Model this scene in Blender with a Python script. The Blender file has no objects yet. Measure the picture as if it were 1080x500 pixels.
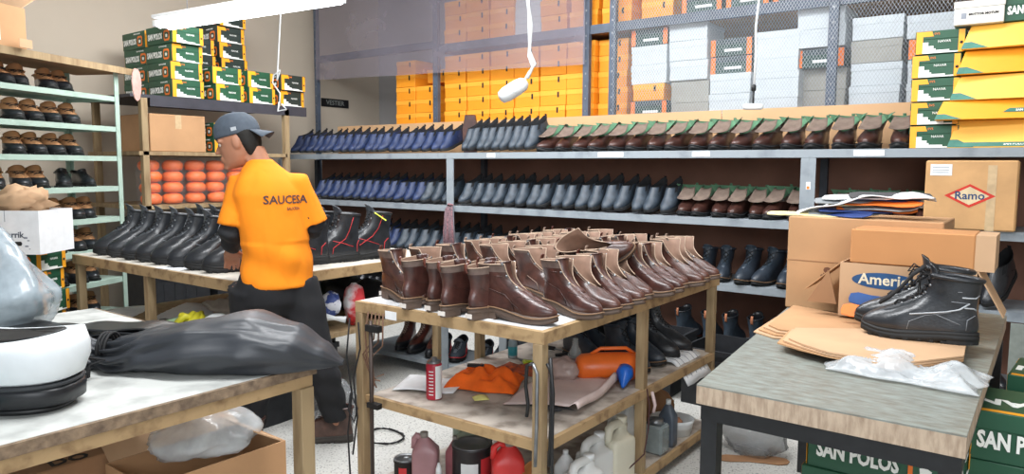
import bpy, bmesh, math, random
from mathutils import Vector, Matrix, noise
from mathutils.bvhtree import BVHTree
random.seed(7)
PI = math.pi
COL = bpy.context.scene.collection
SC = bpy.context.scene

# ------------------------------------------------------------------ camera, world, lights
cam_d = bpy.data.cameras.new('camera'); cam = bpy.data.objects.new('camera', cam_d); COL.objects.link(cam)
SC.camera = cam
cam_d.sensor_width = 36.0; cam_d.sensor_fit = 'HORIZONTAL'; cam_d.lens = 770.0 / 1080.0 * 36.0
cam_d.clip_start = .05; cam_d.clip_end = 60
def set_cam():
    y = math.radians(36.5); p = math.atan(74 / 770.0); r = math.radians(.3)
    f = Vector((-math.sin(y) * math.cos(p), math.cos(y) * math.cos(p), -math.sin(p)))
    rt = Vector((math.cos(y), math.sin(y), 0)); up = rt.cross(f)
    rt2 = rt * math.cos(r) + up * math.sin(r); up2 = -rt * math.sin(r) + up * math.cos(r)
    m = Matrix((rt2, up2, -f)).transposed().to_4x4(); m.translation = (0, 0, 1.35)
    cam.matrix_world = m
set_cam()
SC.view_settings.view_transform = 'Standard'; SC.view_settings.look = 'None'
SC.view_settings.exposure = 0.28; SC.view_settings.gamma = 1; SC.view_settings.use_curve_mapping = False
w = bpy.data.worlds.new('world'); SC.world = w; w.use_nodes = True
w.node_tree.nodes['Background'].inputs[0].default_value = (.88, .93, 1, 1)
w.node_tree.nodes['Background'].inputs[1].default_value = .30
def area(name, loc, target, sx, sy, power, col=(1, 1, 1)):
    l = bpy.data.lights.new(name, 'AREA'); l.shape = 'RECTANGLE'; l.size = sx; l.size_y = sy; l.energy = power; l.color = col
    o = bpy.data.objects.new(name, l); COL.objects.link(o); o.location = loc
    o.rotation_euler = (Vector(target) - Vector(loc)).to_track_quat('-Z', 'Y').to_euler()
    return o
area('ceiling_tubes_front', (-1.2, 1.2, 3.0), (-1.5, 2.2, 0), 2.4, .5, 80, (.96, .98, 1))
area('ceiling_tubes_middle', (-3.2, 3.0, 3.05), (-3.2, 3.2, 0), 3.2, .5, 88, (.96, .98, 1))
area('ceiling_tubes_back', (-2.2, 3.6, 3.0), (-2.4, 5.2, 1.2), 3.6, .4, 58, (.97, .98, 1))
area('left_wall_fill', (-4.5, 2.7, 2.95), (-6.8, 3.0, 2.0), 2.0, .4, 27, (.98, .98, 1))  # added fill that brightens the left wall, on top of the tube lamp
area('behind_camera_fill', (1.6, -1.8, 2.3), (-2.5, 3.2, .9), 3.0, 2.2, 105, (.92, .96, 1))  # added broad fill from behind the camera, not a built opening

# ------------------------------------------------------------------ materials
def lin(h):
    h = h.lstrip('#'); c = [int(h[i:i+2], 16) / 255 for i in (0, 2, 4)]
    return tuple(x / 12.92 if x <= .04045 else ((x + .055) / 1.055) ** 2.4 for x in c)
MATS = {}
def mat(name, col, rough=.6, metal=0, var=.12, nscale=20, bump=0, bscale=60, col2=None, fac=None, coat=0, trans=0, alpha=1, emit=0, spec=.5, stretch=None):
    """plain principled surface with procedural tone variation"""
    if name in MATS: return MATS[name]
    m = bpy.data.materials.new(name); m.use_nodes = True; nt = m.node_tree; N = nt.nodes; L = nt.links
    b = N['Principled BSDF']; c = lin(col)
    tc = N.new('ShaderNodeTexCoord'); src = tc.outputs['Object']
    if stretch:
        mp = N.new('ShaderNodeMapping'); mp.inputs['Scale'].default_value = stretch; L.new(src, mp.inputs[0]); src = mp.outputs[0]
    nz = N.new('ShaderNodeTexNoise'); nz.inputs['Scale'].default_value = nscale; nz.inputs['Detail'].default_value = 5
    L.new(src, nz.inputs['Vector'])
    rp = N.new('ShaderNodeValToRGB'); L.new(nz.outputs['Fac'], rp.inputs[0])
    c2 = lin(col2) if col2 else tuple(x * (1 - var * 1.6) for x in c)
    c1 = c if col2 else tuple(min(1, x * (1 + var)) for x in c)
    lo, hi = fac if fac else (.3, .7)
    rp.color_ramp.elements[0].position = lo; rp.color_ramp.elements[1].position = hi
    rp.color_ramp.elements[0].color = (*c2, 1); rp.color_ramp.elements[1].color = (*c1, 1)
    L.new(rp.outputs[0], b.inputs['Base Color'])
    b.inputs['Roughness'].default_value = rough; b.inputs['Metallic'].default_value = metal
    b.inputs['Specular IOR Level'].default_value = spec
    if coat: b.inputs['Coat Weight'].default_value = coat; b.inputs['Coat Roughness'].default_value = .2
    if trans: b.inputs['Transmission Weight'].default_value = trans
    if alpha < 1: b.inputs['Alpha'].default_value = alpha
    if emit: b.inputs['Emission Color'].default_value = (*c, 1); b.inputs['Emission Strength'].default_value = emit
    if bump:
        n2 = N.new('ShaderNodeTexNoise'); n2.inputs['Scale'].default_value = bscale; n2.inputs['Detail'].default_value = 4
        L.new(src, n2.inputs['Vector'])
        bp = N.new('ShaderNodeBump'); bp.inputs['Strength'].default_value = bump; bp.inputs['Distance'].default_value = .01
        L.new(n2.outputs['Fac'], bp.inputs['Height']); L.new(bp.outputs[0], b.inputs['Normal'])
    MATS[name] = m
    return m
def film(name, col, alpha, rough=.3, bump=.4, bscale=14):
    return mat(name, col, rough=rough, alpha=alpha, bump=bump, bscale=bscale, var=.1)

# ------------------------------------------------------------------ mesh building
class MB:
    def __init__(s): s.v = []; s.f = []; s.m = []; s.sm = []
    def add(s, vs, fs, mi=0, M=None, smooth=False):
        o = len(s.v)
        s.v += [(M @ Vector(p)) if M else Vector(p) for p in vs]
        s.f += [tuple(i + o for i in f) for f in fs]; s.m += [mi] * len(fs); s.sm += [smooth] * len(fs)
        return s
    def box(s, a, b, mi=0, M=None):
        x0, y0, z0 = a; x1, y1, z1 = b
        vs = [(x0,y0,z0),(x1,y0,z0),(x1,y1,z0),(x0,y1,z0),(x0,y0,z1),(x1,y0,z1),(x1,y1,z1),(x0,y1,z1)]
        return s.add(vs, [(0,3,2,1),(4,5,6,7),(0,1,5,4),(1,2,6,5),(2,3,7,6),(3,0,4,7)], mi, M)
    def prism(s, pts, z0, z1, mi=0, M=None, smooth=False):
        n = len(pts)
        vs = [(p[0], p[1], z0) for p in pts] + [(p[0], p[1], z1) for p in pts]
        s.add(vs, [tuple(range(n))[::-1], tuple(range(n, 2*n))], mi, M)
        o = len(s.v) - 2*n
        for i in range(n):
            j = (i+1) % n; s.f.append((o+i, o+j, o+n+j, o+n+i)); s.m.append(mi); s.sm.append(smooth)
        return s
    def loft(s, rings, cap0=True, cap1=True, mi=0, M=None, smooth=True, skip=None):
        n = len(rings[0]); vs = [p for r in rings for p in r]; fs = []
        for k in range(len(rings)-1):
            for i in range(n):
                if skip and skip(k, i): continue
                j = (i+1) % n; fs.append((k*n+i, k*n+j, (k+1)*n+j, (k+1)*n+i))
        if cap0: fs.append(tuple(range(n))[::-1])
        if cap1: fs.append(tuple(range((len(rings)-1)*n, len(rings)*n)))
        return s.add(vs, fs, mi, M, smooth)
    def tube(s, pts, r, n=8, mi=0, M=None, closed=False):
        pts = [Vector(p) for p in pts]; rs = r if isinstance(r, (list, tuple)) else [r] * len(pts)
        rings = []; up = None
        for i, p in enumerate(pts):
            a = pts[max(i-1, 0)]; b = pts[min(i+1, len(pts)-1)]
            d = (b - a)
            if d.length < 1e-9: d = Vector((0,0,1))
            d.normalize()
            if up is None: up = d.orthogonal().normalized()
            up = (up - d * up.dot(d))
            if up.length < 1e-6: up = d.orthogonal()
            up.normalize(); sd = d.cross(up)
            rings.append([p + (up * math.cos(2*PI*k/n) + sd * math.sin(2*PI*k/n)) * rs[i] for k in range(n)])
        return s.loft(rings, mi=mi, M=M)
    def lathe(s, prof, n=20, mi=0, M=None):
        rings = [[(r*math.cos(2*PI*k/n), r*math.sin(2*PI*k/n), z) for k in range(n)] for r, z in prof]
        return s.loft(rings, mi=mi, M=M)
    def grid(s, fn, nu, nv, mi=0, M=None, smooth=True):
        vs = [fn(i/nu, j/nv) for j in range(nv+1) for i in range(nu+1)]
        fs = [(j*(nu+1)+i, j*(nu+1)+i+1, (j+1)*(nu+1)+i+1, (j+1)*(nu+1)+i) for j in range(nv) for i in range(nu)]
        return s.add(vs, fs, mi, M, smooth)
    def build(s, name, mats, parent=None, bevel=0, link=None, sub=0, solid=0):
        me = bpy.data.meshes.new(name)
        me.from_pydata([tuple(p) for p in s.v], [], s.f)
        for m in (mats if isinstance(mats, (list, tuple)) else [mats]): me.materials.append(m)
        me.polygons.foreach_set('material_index', s.m); me.polygons.foreach_set('use_smooth', s.sm)
        bm = bmesh.new(); bm.from_mesh(me)
        if bevel:
            ed = [e for e in bm.edges if len(e.link_faces) == 2 and e.calc_face_angle(0) > .6]
            bmesh.ops.bevel(bm, geom=ed, offset=bevel, segments=1, affect='EDGES', clamp_overlap=True)
        if solid: bmesh.ops.solidify(bm, geom=bm.faces[:], thickness=solid)
        bmesh.ops.recalc_face_normals(bm, faces=bm.faces[:])
        bm.to_mesh(me); bm.free()
        o = bpy.data.objects.new(name, me)
        if link is None: link = parent is None or parent.get('_l', 1)
        if link: COL.objects.link(o)
        else: o['_l'] = 0
        if parent: o.parent = parent
        return o
def tag(o, label, cat, group=None, kind=None):
    if label: o['label'] = label
    if cat: o['category'] = cat
    if group: o['group'] = group
    if kind: o['kind'] = kind
    return o
def struct(o): o['kind'] = 'structure'; return o
def empty(name, loc=(0,0,0), rz=0, link=True):
    o = bpy.data.objects.new(name, None); o.empty_display_size = .05
    if link: COL.objects.link(o)
    else: o['_l'] = 0
    o.location = loc; o.rotation_euler = (0, 0, rz)
    return o
def thing(name, label, cat, loc=(0,0,0), rz=0, group=None):
    return tag(empty(name, loc, rz), label, cat, group)
KIDS = {}
def kids(o): return [c for c in bpy.data.objects if c.parent == o]
def copy_tree(o, parent=None):
    if o.name not in KIDS: KIDS[o.name] = kids(o)
    c = o.copy(); COL.objects.link(c)
    if '_l' in c: del c['_l']
    if parent: c.parent = parent
    for ch in KIDS[o.name]: copy_tree(ch, c)
    return c
def put(proto, loc, rz=0, label='', cat='', group=None, tilt=0, roll=0, sc=1.0, mirror=False):
    c = copy_tree(proto); c.location = loc; c.rotation_euler = (roll, tilt, rz)
    c.scale = (sc, -sc if mirror else sc, sc)
    return tag(c, label, cat, group)
def text(body, size, name, m, parent, M, depth=.0006, ax='CENTER', wx=1.0, bold=0):
    cu = bpy.data.curves.new('t', 'FONT'); cu.body = body; cu.size = size; cu.align_x = ax; cu.align_y = 'CENTER'
    cu.extrude = depth; cu.resolution_u = 2; cu.offset = bold
    tmp = bpy.data.objects.new('t', cu); COL.objects.link(tmp)
    dg = bpy.context.evaluated_depsgraph_get(); me = bpy.data.meshes.new_from_object(tmp.evaluated_get(dg))
    bpy.data.objects.remove(tmp)
    me.transform(M @ Matrix.Diagonal((wx, 1, 1, 1))); me.materials.clear(); me.materials.append(m); me.name = name
    o = bpy.data.objects.new(name, me)
    if parent is not None and parent.get('_l', 1) == 0: o['_l'] = 0
    else: COL.objects.link(o)
    if parent is not None: o.parent = parent
    return o
def T(x, y, z): return Matrix.Translation((x, y, z))
def R(ax, deg): return Matrix.Rotation(math.radians(deg), 4, ax)
FRONT = R('X', 90)                                # xy text plane -> faces -Y
RIGHT = R('Z', 90) @ R('X', 90)                   # faces +X
ORD = ['zero','first','second','third','fourth','fifth','sixth','seventh','eighth','ninth','tenth','eleventh','twelfth','thirteenth',
 'fourteenth','fifteenth','sixteenth','seventeenth','eighteenth','nineteenth','twentieth','twenty-first','twenty-second','twenty-third',
 'twenty-fourth','twenty-fifth','twenty-sixth','twenty-seventh','twenty-eighth','twenty-ninth','thirtieth']
def nz3(x, y, z, s=1.0): return noise.noise(Vector((x*s, y*s, z*s)))
def catmull(keys, n):
    out = []; K = len(keys)
    for i in range(n):
        t = i/(n-1)*(K-1); k = min(int(t), K-2); u = t-k
        p0 = keys[max(k-1, 0)]; p1 = keys[k]; p2 = keys[k+1]; p3 = keys[min(k+2, K-1)]
        out.append([.5*((2*b)+(-a+c)*u+(2*a-5*b+4*c-d)*u*u+(-a+3*b-3*c+d)*u**3) for a, b, c, d in zip(p0, p1, p2, p3)])
    return out

# common materials
M_lace_blk = mat('black lace cord', '#1b1b1d', .8)
M_shelf = mat('blue grey painted steel', '#8d959b', .45, var=.1, nscale=9, col2='#727a81', fac=(.25, .5))
M_shelf_dark = mat('dark grey painted steel', '#3a3f47', .5)
M_wood = mat('worn bare timber', '#a08a68', .75, nscale=9, col2='#7d6547', fac=(.25, .6), stretch=(3, 3, .5), bump=.15, bscale=30)
M_woodedge = mat('scuffed timber edge', '#a88c65', .75, nscale=16, col2='#775c3f', fac=(.3, .5), bump=.2, bscale=40)
M_card = mat('corrugated cardboard', '#ba9068', .85, nscale=5, var=.07)
M_card2 = mat('pale cardboard', '#c39f7c', .85, nscale=5, var=.07)
M_carddark = mat('brown cardboard', '#9b7453', .88, nscale=6, var=.1)
M_white = mat('white paper', '#e6e8ea', .8, var=.04)
M_black = mat('black plastic', '#17181a', .45, var=.2)
M_blacktxt = mat('dark print', '#221c18', .8)
M_wtxt = mat('white print', '#eef0ea', .7, var=.02)
M_orange_print = mat('orange print', '#ee7a2a', .6, var=.04)
M_whiteplastic = mat('white plastic', '#dfe3e4', .4, var=.05)
M_steel = mat('bare steel', '#8c8f92', .35, .8, var=.2)

# ------------------------------------------------------------------ footwear
def lerp(a, b, t): return a + (b - a) * t
def smooth01(x): x = max(0, min(1, x)); return x*x*(3-2*x)
FP = [(0,.74),(.15,.74),(.32,.66),(.5,.78),(.68,1.0),(.82,1.0),(.92,.92),(1,.82)]
def foot(u):
    for (a, va), (b, vb) in zip(FP, FP[1:]):
        if u <= b: v = lerp(va, vb, (u-a)/(b-a)); break
    return v * max(0, 1 - abs(2*u-1)**2.6) ** .5
def ell(u): return 2 * math.sqrt(max(0, u*(1-u)))
def bendy(u): return .007 * math.sin(PI * u)
class Shoe:
    def __init__(s, name, c):
        s.c = c; s.root = empty(name, link=False); s.NR = c.get('NR', 16); s.N = c.get('N', 22)
        s.keys = catmull([tuple(k) + (0,)*(8-len(k)) for k in c['keys']], s.NR)
        s.kg = c.get('kg', 99); s.L = c['L']; s.ox = -s.L/2
    def pos(s, k, t):
        xb, zb, xf, zf, hw, sh, dip, pk = s.keys[k]
        u = (1 - math.cos(t)) / 2; sg = 1 if math.sin(t) >= 0 else -1
        h = hw * lerp(foot(u), ell(u), min(1, max(0, sh)))
        return Vector((xb + (xf-xb)*u + s.ox, sg*h + bendy(u)*(1-sh), zb + (zf-zb)*u - dip*math.sin(PI*u) + pk*max(0, 1-u/.2)))
    def gap(s, k):
        if k < s.kg: return 0
        f = (k - s.kg) / max(1, s.NR-1-s.kg)
        return lerp(s.c.get('g0', .25), s.c.get('g1', .9), f)
    def outer(s):
        fl = s.c.get('flare', 0); G = []
        for k in range(s.NR):
            row = []; g = s.gap(k); f = max(0, (k-s.kg)/max(1, s.NR-1-s.kg)) if k >= s.kg else 0
            for j in range(s.N+1):
                q = -1 + 2*j/s.N; p = s.pos(k, q*(PI-g))
                a = f * abs(q)**3
                p = p + Vector((a*fl*.6, a*fl*(1 if q > 0 else -1), 0))
                row.append(p)
            G.append(row)
        return G
    def normals(s, G):
        Nn = []
        for k in range(len(G)):
            r = []
            for j in range(len(G[0])):
                a = G[min(k+1, len(G)-1)][j] - G[max(k-1, 0)][j]
                if k < s.kg: b = G[k][(j+1) % s.N] - G[k][(j-1) % s.N]
                else: b = G[k][min(j+1, s.N)] - G[k][max(j-1, 0)]
                n = b.cross(a)
                r.append(n.normalized() if n.length > 1e-9 else Vector((0,0,1)))
            Nn.append(r)
        return Nn
    def build(s):
        c = s.c; G = s.outer(); Nn = s.normals(G); N = s.N; NR = s.NR
        s.G = G; s.Nn = Nn
        cen = Vector((s.ox + s.L*.3, 0, .05)); sgn = 1 if (G[2][N//2] - cen).dot(Nn[2][N//2]) > 0 else -1
        mb = MB(); vs = [p for r in G for p in r]; fs = []; mi = []
        mf = c.get('mi')
        for k in range(NR-1):
            for j in range(N):
                fs.append((k*(N+1)+j, k*(N+1)+j+1, (k+1)*(N+1)+j+1, (k+1)*(N+1)+j))
                mi.append(mf(k/(NR-1), -1+2*(j+.5)/N) if mf else 0)
        mb.add(vs, fs, 0, smooth=True); mb.m = mi
        o = mb.build('upper', c['upper'] , s.root)
        bm = bmesh.new(); bm.from_mesh(o.data); bmesh.ops.remove_doubles(bm, verts=bm.verts[:], dist=.0004)
        bmesh.ops.recalc_face_normals(bm, faces=bm.faces[:]); bm.to_mesh(o.data); bm.free()
        # lining: a second skin just inside, closed at the bottom by the insole
        th = c.get('th', .004); k0 = 2; I = []
        for k in range(k0, NR):
            row = []
            for j in range(N+1):
                d = th if k < NR-1 else th*.15
                if k >= s.kg and j in (0, N): d = th*.3
                row.append(G[k][j] - Nn[k][j]*sgn*d)
            I.append(row)
        mb = MB(); n1 = N+1
        mb.add([p for r in I for p in r], [(k*n1+j, k*n1+j+1, (k+1)*n1+j+1, (k+1)*n1+j) for k in range(len(I)-1) for j in range(N)], smooth=True)
        mb.add([p + Vector((0,0,-.006)) for p in I[0][:-1]], [tuple(range(N))])
        mb.build('lining', c['lining'], s.root)
        # collar piping
        if c.get('rim'):
            pth = [G[-1][j] for j in range(N+1)]
            if c.get('edge'): pth = [G[k][0] for k in range(s.kg, NR-1)] + pth + [G[k][N] for k in range(NR-2, s.kg-1, -1)]
            mb = MB(); mb.tube(pth, c['rim'], 6); mb.build('collar', c.get('rimmat', c['lining']), s.root)
        s.sole()
        if c.get('tongue'): s.tongue()
        if c.get('laces'): s.laces()
        if c.get('eyelets'): s.eyelets()
        if c.get('tab'):
            z = G[-1][N//2]; h = c['tab']; mb = MB()
            mb.grid(lambda a, b: Vector((z.x - .004 - .008*math.sin(a*PI), (b-.5)*.016, z.z - h*.6 + h*1.5*math.sin(a*PI*.5) if a < .6 else z.z - h*.6 + h*1.5*math.sin(.3*PI) + 0)) if False else
                    Vector((z.x - .003 - .006*math.sin(a*PI), (b-.5)*.014, z.z - h*.5 + h*a)), 6, 1)
            mb.build('pull_tab', c.get('tabmat', c['lining']), s.root, solid=.002)
        if c.get('heel_label'):
            mb = MB(); hl = c['heel_label']
            mb.box((s.ox-.0045, -.016, .006), (s.ox-.001, .016, .021)); mb.build('heel_label', hl, s.root)
        if c.get('stitch'): s.stitch()
        return s.root
    def sole(s):
        c = s.c; S = c['sole']; L = s.L; n = 30; hw = S.get('hw', c['keys'][1][4]*1.05); hh = S.get('heel', 0); t = S['t']
        def ring(ins, zf):
            r = []
            for i in range(n):
                a = 2*PI*i/n; u = (1-math.cos(a))/2; sg = 1 if math.sin(a) >= 0 else -1
                x = -.005 + (L+.008)*u; x = x + (ins if u < .5 else -ins)
                r.append((x + s.ox, sg*(hw-ins)*foot(u) + bendy(u), zf(u)))
            return r
        spr = lambda u: .012*max(0, (u-.75)/.25)**2
        hb = lambda u: hh*(1-smooth01((u-.26)/.14))
        rise = lambda u: hh*(1-smooth01((u-.2)/.5))
        mb = MB()
        mb.loft([ring(.003, lambda u: hb(u)+spr(u)), ring(0, lambda u: hb(u)+spr(u)+.002), ring(0, lambda u: rise(u)+spr(u)+t*.55+hb(u)*0), ring(.002, lambda u: rise(u)+spr(u)+t*.62), ring(.0005, lambda u: rise(u)+spr(u)+t*.7), ring(.001, lambda u: rise(u)+spr(u)+t)], mi=0)
        if hh:
            pts = [p for p in ring(.001, lambda u: 0) if p[0]-s.ox < L*.27]
            pts = sorted(pts, key=lambda p: math.atan2(p[1], p[0]-s.ox-L*.12))
            mb.prism([(p[0], p[1]) for p in pts], 0, hh+.002, mi=0)
        if S.get('tread'):
            for i in range(9):
                u = .06 + i*.105; wd = hw*foot(u)
                mb.box((L*u+s.ox-.007, -wd*1.01, 0), (L*u+s.ox+.007, wd*1.01+bendy(u), .008+spr(u)))
        mb.build('sole', S['mat'], s.root)
        if S.get('welt'):
            mb = MB(); r = ring(-.0015, lambda u: rise(u)+spr(u)+t*.92); mb.tube(r + [r[0]], .0022, 5); mb.build('welt', S['welt'], s.root)
    def tongue(s):
        c = s.c; tg = c['tongue']; mb = MB(); rows = []
        if tg.get('fold'):
            P = [(.118,.160,.029),(.130,.149,.032),(.146,.134,.036),(.166,.118,.040),(.186,.103,.042),(.204,.097,.043),(.219,.098,.039),(.229,.094,.030)]
            for i, (x, z, wd) in enumerate(P):
                rows.append([Vector((x + s.ox + .008*(1-(b/4)**2), wd*b/4, z + .010*(b/4)**2 - (.006 if i > 5 else 0)*(b/4)**2)) for b in range(-4, 5)])
        else:
            for k in range(s.kg-2, s.NR):
                g = s.gap(k) + .22
                rows.append([s.pos(k, PI - g + 2*g*b/8) + Vector((-.006, 0, 0)) for b in range(9)])
            last = rows[-1]; e = tg.get('ext', .02); fw = tg.get('fwd', .01)
            for q in (.4, .8, 1):
                rows.append([p + Vector((fw*q*q, 0, e*q*(1-.35*((b-4)/4)**2))) for b, p in enumerate(last)])
        nu = len(rows[0]); mb.add([p for r in rows for p in r], [(k*nu+j, k*nu+j+1, (k+1)*nu+j+1, (k+1)*nu+j) for k in range(len(rows)-1) for j in range(nu-1)], smooth=True)
        mb.build('tongue', tg['mat'], s.root, solid=.003)
    def laces(s):
        c = s.c; lc = c['laces']; mb = MB(); ks = list(range(s.kg, s.NR, lc.get('step', 1)))
        for a, b in zip(ks, ks[1:]):
            for j0, j1 in ((0, s.N), (s.N, 0)):
                p = s.G[a][j0]; q = s.G[b][j1]; m = (p+q)/2 + Vector((.008, 0, .006)); o = Vector((.003, 0, .002))
                mb.tube([p+o, m, q+o], lc.get('r', .002), 5)
        if lc.get('bow'):
            p = s.G[-2][0]; q = s.G[-2][s.N]; m = (p+q)/2 + Vector((.012, 0, 0))
            for sg in (-1, 1):
                mb.tube([m, m+Vector((.015, sg*.03, .01)), m+Vector((.03, sg*.045, -.02)), m+Vector((.02, sg*.02, -.012)), m], .002, 5)
                mb.tube([m, m+Vector((.02, sg*.02, -.02)), m+Vector((.02, sg*.03, -.06))], .002, 5)
        mb.build('laces', lc['mat'], s.root)
    def eyelets(s):
        c = s.c; mb = MB(); e = c['eyelets']
        for k in range(s.kg+1, s.NR, e.get('step', 2)):
            for j in (1, s.N-1):
                p = lerp(s.G[k][j], s.G[k][0 if j == 1 else s.N], .35); n = s.Nn[k][j]
                if (p - Vector((p.x-.03, 0, p.z))).dot(n) < 0: n = -n
                M = Matrix.Translation(p + n*.0012) @ n.to_track_quat('Z', 'Y').to_matrix().to_4x4()
                mb.lathe([(.0045, -.001), (.0045, .001), (.002, .0016)], 8, M=M)
                if e.get('each'): mb.build('eyelet', e['mat'], s.root); mb = MB()
        if not mb.v: return
        mb.build('eyelets', e['mat'], s.root)
    def extra(s, paths, m, r, name):
        for path in paths:
            mb = MB(); N = s.N
            mb.tube([s.G[int(k*(s.NR-1))][int(N//2+a*N/2)] + s.Nn[int(k*(s.NR-1))][int(N//2+a*N/2)]*0 + Vector((0, .0025, .0)) for k, a in path], r, 6); mb.build(name, m, s.root)
    def stitch(s):
        c = s.c; mb = MB(); N = s.N; NR = s.NR
        off = lambda k, j: s.G[k][j] + s.Nn[k][j]*(.0012 if (s.G[k][j]-Vector((s.G[k][j].x, 0, 0))).dot(s.Nn[k][j]) >= 0 else -.0012)
        for side in (1, -1):
            jj = lambda a: int(N//2 + side*a)
            for path in c['stitch']['paths']:
                mb.tube([off(min(NR-1, int(k*(NR-1))), max(0, min(N, jj(a*N/2)))) for k, a in path], c['stitch'].get('r', .0011), 4)
                if c['stitch'].get('each'): mb.build('stitching', c['stitch']['mat'], s.root); mb = MB()
        if not mb.v: return
        mb.build(c['stitch'].get('name', 'stitching'), c['stitch']['mat'], s.root)

K_SLIP = [(.006,.024,.275,.016,.038,0),(0,.038,.284,.028,.043,0),(0,.052,.273,.046,.044,.05),(.002,.064,.245,.061,.042,.12),(.005,.076,.214,.078,.039,.3),(.007,.096,.186,.104,.036,.6,.003),(.003,.118,.158,.126,.034,.85,.010,.012)]
K_LOW = [(.006,.024,.275,.016,.038,0),(0,.036,.284,.028,.043,0),(0,.048,.270,.042,.043,.05),(.003,.060,.235,.056,.040,.15),(.006,.072,.195,.072,.036,.4),(.008,.082,.17,.084,.035,.7,.006),(.004,.094,.16,.092,.036,.9,.012,.004)]
K_CHUK = [(.008,.036,.270,.022,.038,0),(0,.050,.280,.036,.042,0),(-.002,.064,.270,.052,.042,.05),(0,.077,.238,.068,.040,.15),(.005,.09,.198,.088,.036,.35),(.008,.106,.158,.106,.033,.7),(.006,.128,.128,.130,.032,1),(-.002,.152,.116,.156,.035,1),(-.008,.176,.112,.184,.038,1)]
K_WORK = [(.006,.028,.285,.020,.044,0),(0,.045,.296,.035,.049,0),(-.001,.060,.292,.055,.049,.03),(.001,.078,.266,.078,.046,.12),(.004,.095,.218,.102,.041,.35),(.006,.115,.172,.128,.037,.7),(.004,.145,.142,.152,.037,1),(-.002,.175,.130,.182,.040,1),(-.004,.200,.126,.212,.042,1)]

def leather(n, c, rough=.45, coat=.15, c2=None): return mat(n, c, rough, var=.16, nscale=26, bump=.12, bscale=140, col2=c2, coat=coat)
L_navy = mat('navy suede leather', '#22355e', .55, nscale=30, col2='#182545', bump=.1)
L_slate = mat('slate grey leather', '#36424e', .5, nscale=30, col2='#28313a', bump=.1)
L_blueblk = leather('blue black leather', '#2b333d', .45)
L_black = leather('black leather', '#202328', .38)
L_blackgrey = leather('black grained leather', '#2c3035', .34, .3, '#1a1c20')
L_brown = leather('antique brown leather', '#55342d', .32, .35, '#331c1a')
L_brown2 = leather('dark brown leather', '#4a2c24', .38, .25, '#2a1815')
L_brownred = leather('red brown leather', '#6b3427', .38, .25, '#40201a')
L_taupe = mat('taupe suede', '#75655a', .7, nscale=24, col2='#55473e', bump=.1)
L_tan = mat('tan leather lining', '#a4856c', .75, nscale=22, var=.1)
L_beige = mat('beige pigskin lining', '#a18a7b', .75, nscale=22, var=.1)
L_cam = mat('camel leather', '#bd8a5e', .75, nscale=22, var=.1)
L_inner = mat('brown leather lining', '#856857', .7, nscale=22, var=.15)
L_edge = mat('raw beige leather edge', '#b29a85', .75)
L_brownm = leather('mid brown waxed leather', '#5c3a31', .32, .35, '#33201c')
L_green = mat('green textile lining', '#557d60', .85, nscale=30, var=.12)
L_dark = mat('dark textile lining', '#17181b', .9)
L_greylin = mat('grey mesh lining', '#5b6168', .85, nscale=60, var=.15)
S_black = mat('black rubber', '#141516', .65, var=.15)
S_grey = mat('dark grey rubber', '#33363a', .65)
S_brown = mat('brown stacked leather heel', '#56463c', .6, nscale=40, stretch=(1,1,8))
S_tan = mat('tan welt', '#84664b', .7)
M_labelw = mat('white heel sticker', '#e4ddd6', .6, var=.03)
M_red = mat('red trim', '#c33236', .55, var=.06)
M_silver = mat('silver grey trim', '#aeb3b8', .4, var=.06)
M_cuff = mat('worn taupe cuff leather', '#75645c', .6, nscale=40, col2='#55443d')
M_elastic = mat('black elastic gusset', '#111215', .9)

def slip(name, up, lin_, el):
    return Shoe(name, dict(L=.284, keys=K_SLIP, NR=15, N=22, upper=[up, el], lining=lin_, rim=.0018, rimmat=el, tab=.018, tabmat=el,
        mi=lambda k, q: 1 if (k > .72 and .60 < abs(q) < .70) else 0,
        sole=dict(t=.020, mat=S_black), stitch=dict(mat=el, paths=[[(.62,.62),(.72,.66),(.82,.7),(1,.72)], [(.3,.35),(.5,.42),(.66,.5)]], r=.0009))).build()
P_navy = slip('slip_on_shoe', L_navy, L_dark, M_elastic)
P_slate = slip('slip_on_shoe', L_slate, L_dark, M_elastic)
P_blackslip = slip('slip_on_shoe', L_black, L_dark, M_elastic)
P_tanlow = Shoe('low_shoe', dict(L=.284, keys=K_LOW, NR=15, N=22, upper=[L_blackgrey, L_cam], lining=L_cam, rim=.003, rimmat=L_cam,
    mi=lambda k, q: 1 if k > .48 else 0, sole=dict(t=.022, mat=S_black, tread=1), kg=9, g0=.5, g1=.8, flare=.008,
    tongue=dict(mat=L_cam, ext=.03, fwd=-.006), laces=dict(mat=M_lace_blk, step=2))).build()
P_blacklow = Shoe('low_shoe', dict(L=.284, keys=K_LOW, NR=15, N=22, upper=[L_blackgrey], lining=L_dark, rim=.004, rimmat=L_black,
    sole=dict(t=.022, mat=S_black, tread=1), kg=9, g0=.3, g1=.55, tongue=dict(mat=L_black, ext=.02, fwd=.0), laces=dict(mat=M_lace_blk, step=2))).build()
def sneak(): 
    return Shoe('sneaker', dict(L=.284, keys=K_LOW, NR=15, N=22, upper=[mat('charcoal mesh fabric', '#2f3740', .8)], lining=L_dark, rim=.005, rimmat=mat('charcoal mesh fabric', '#2f3740'),
    sole=dict(t=.026, mat=S_black, tread=1, welt=M_red), kg=8, g0=.3, g1=.5, tongue=dict(mat=L_greylin, ext=.022), laces=dict(mat=M_lace_blk, step=1),
    stitch=dict(name='red_side_stripe', mat=M_red, r=.0032, paths=[[(.25,.62),(.45,.52),(.7,.36)], [(.25,.5),(.45,.4),(.66,.24)]]))).build()
P_sneak = sneak()
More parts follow.
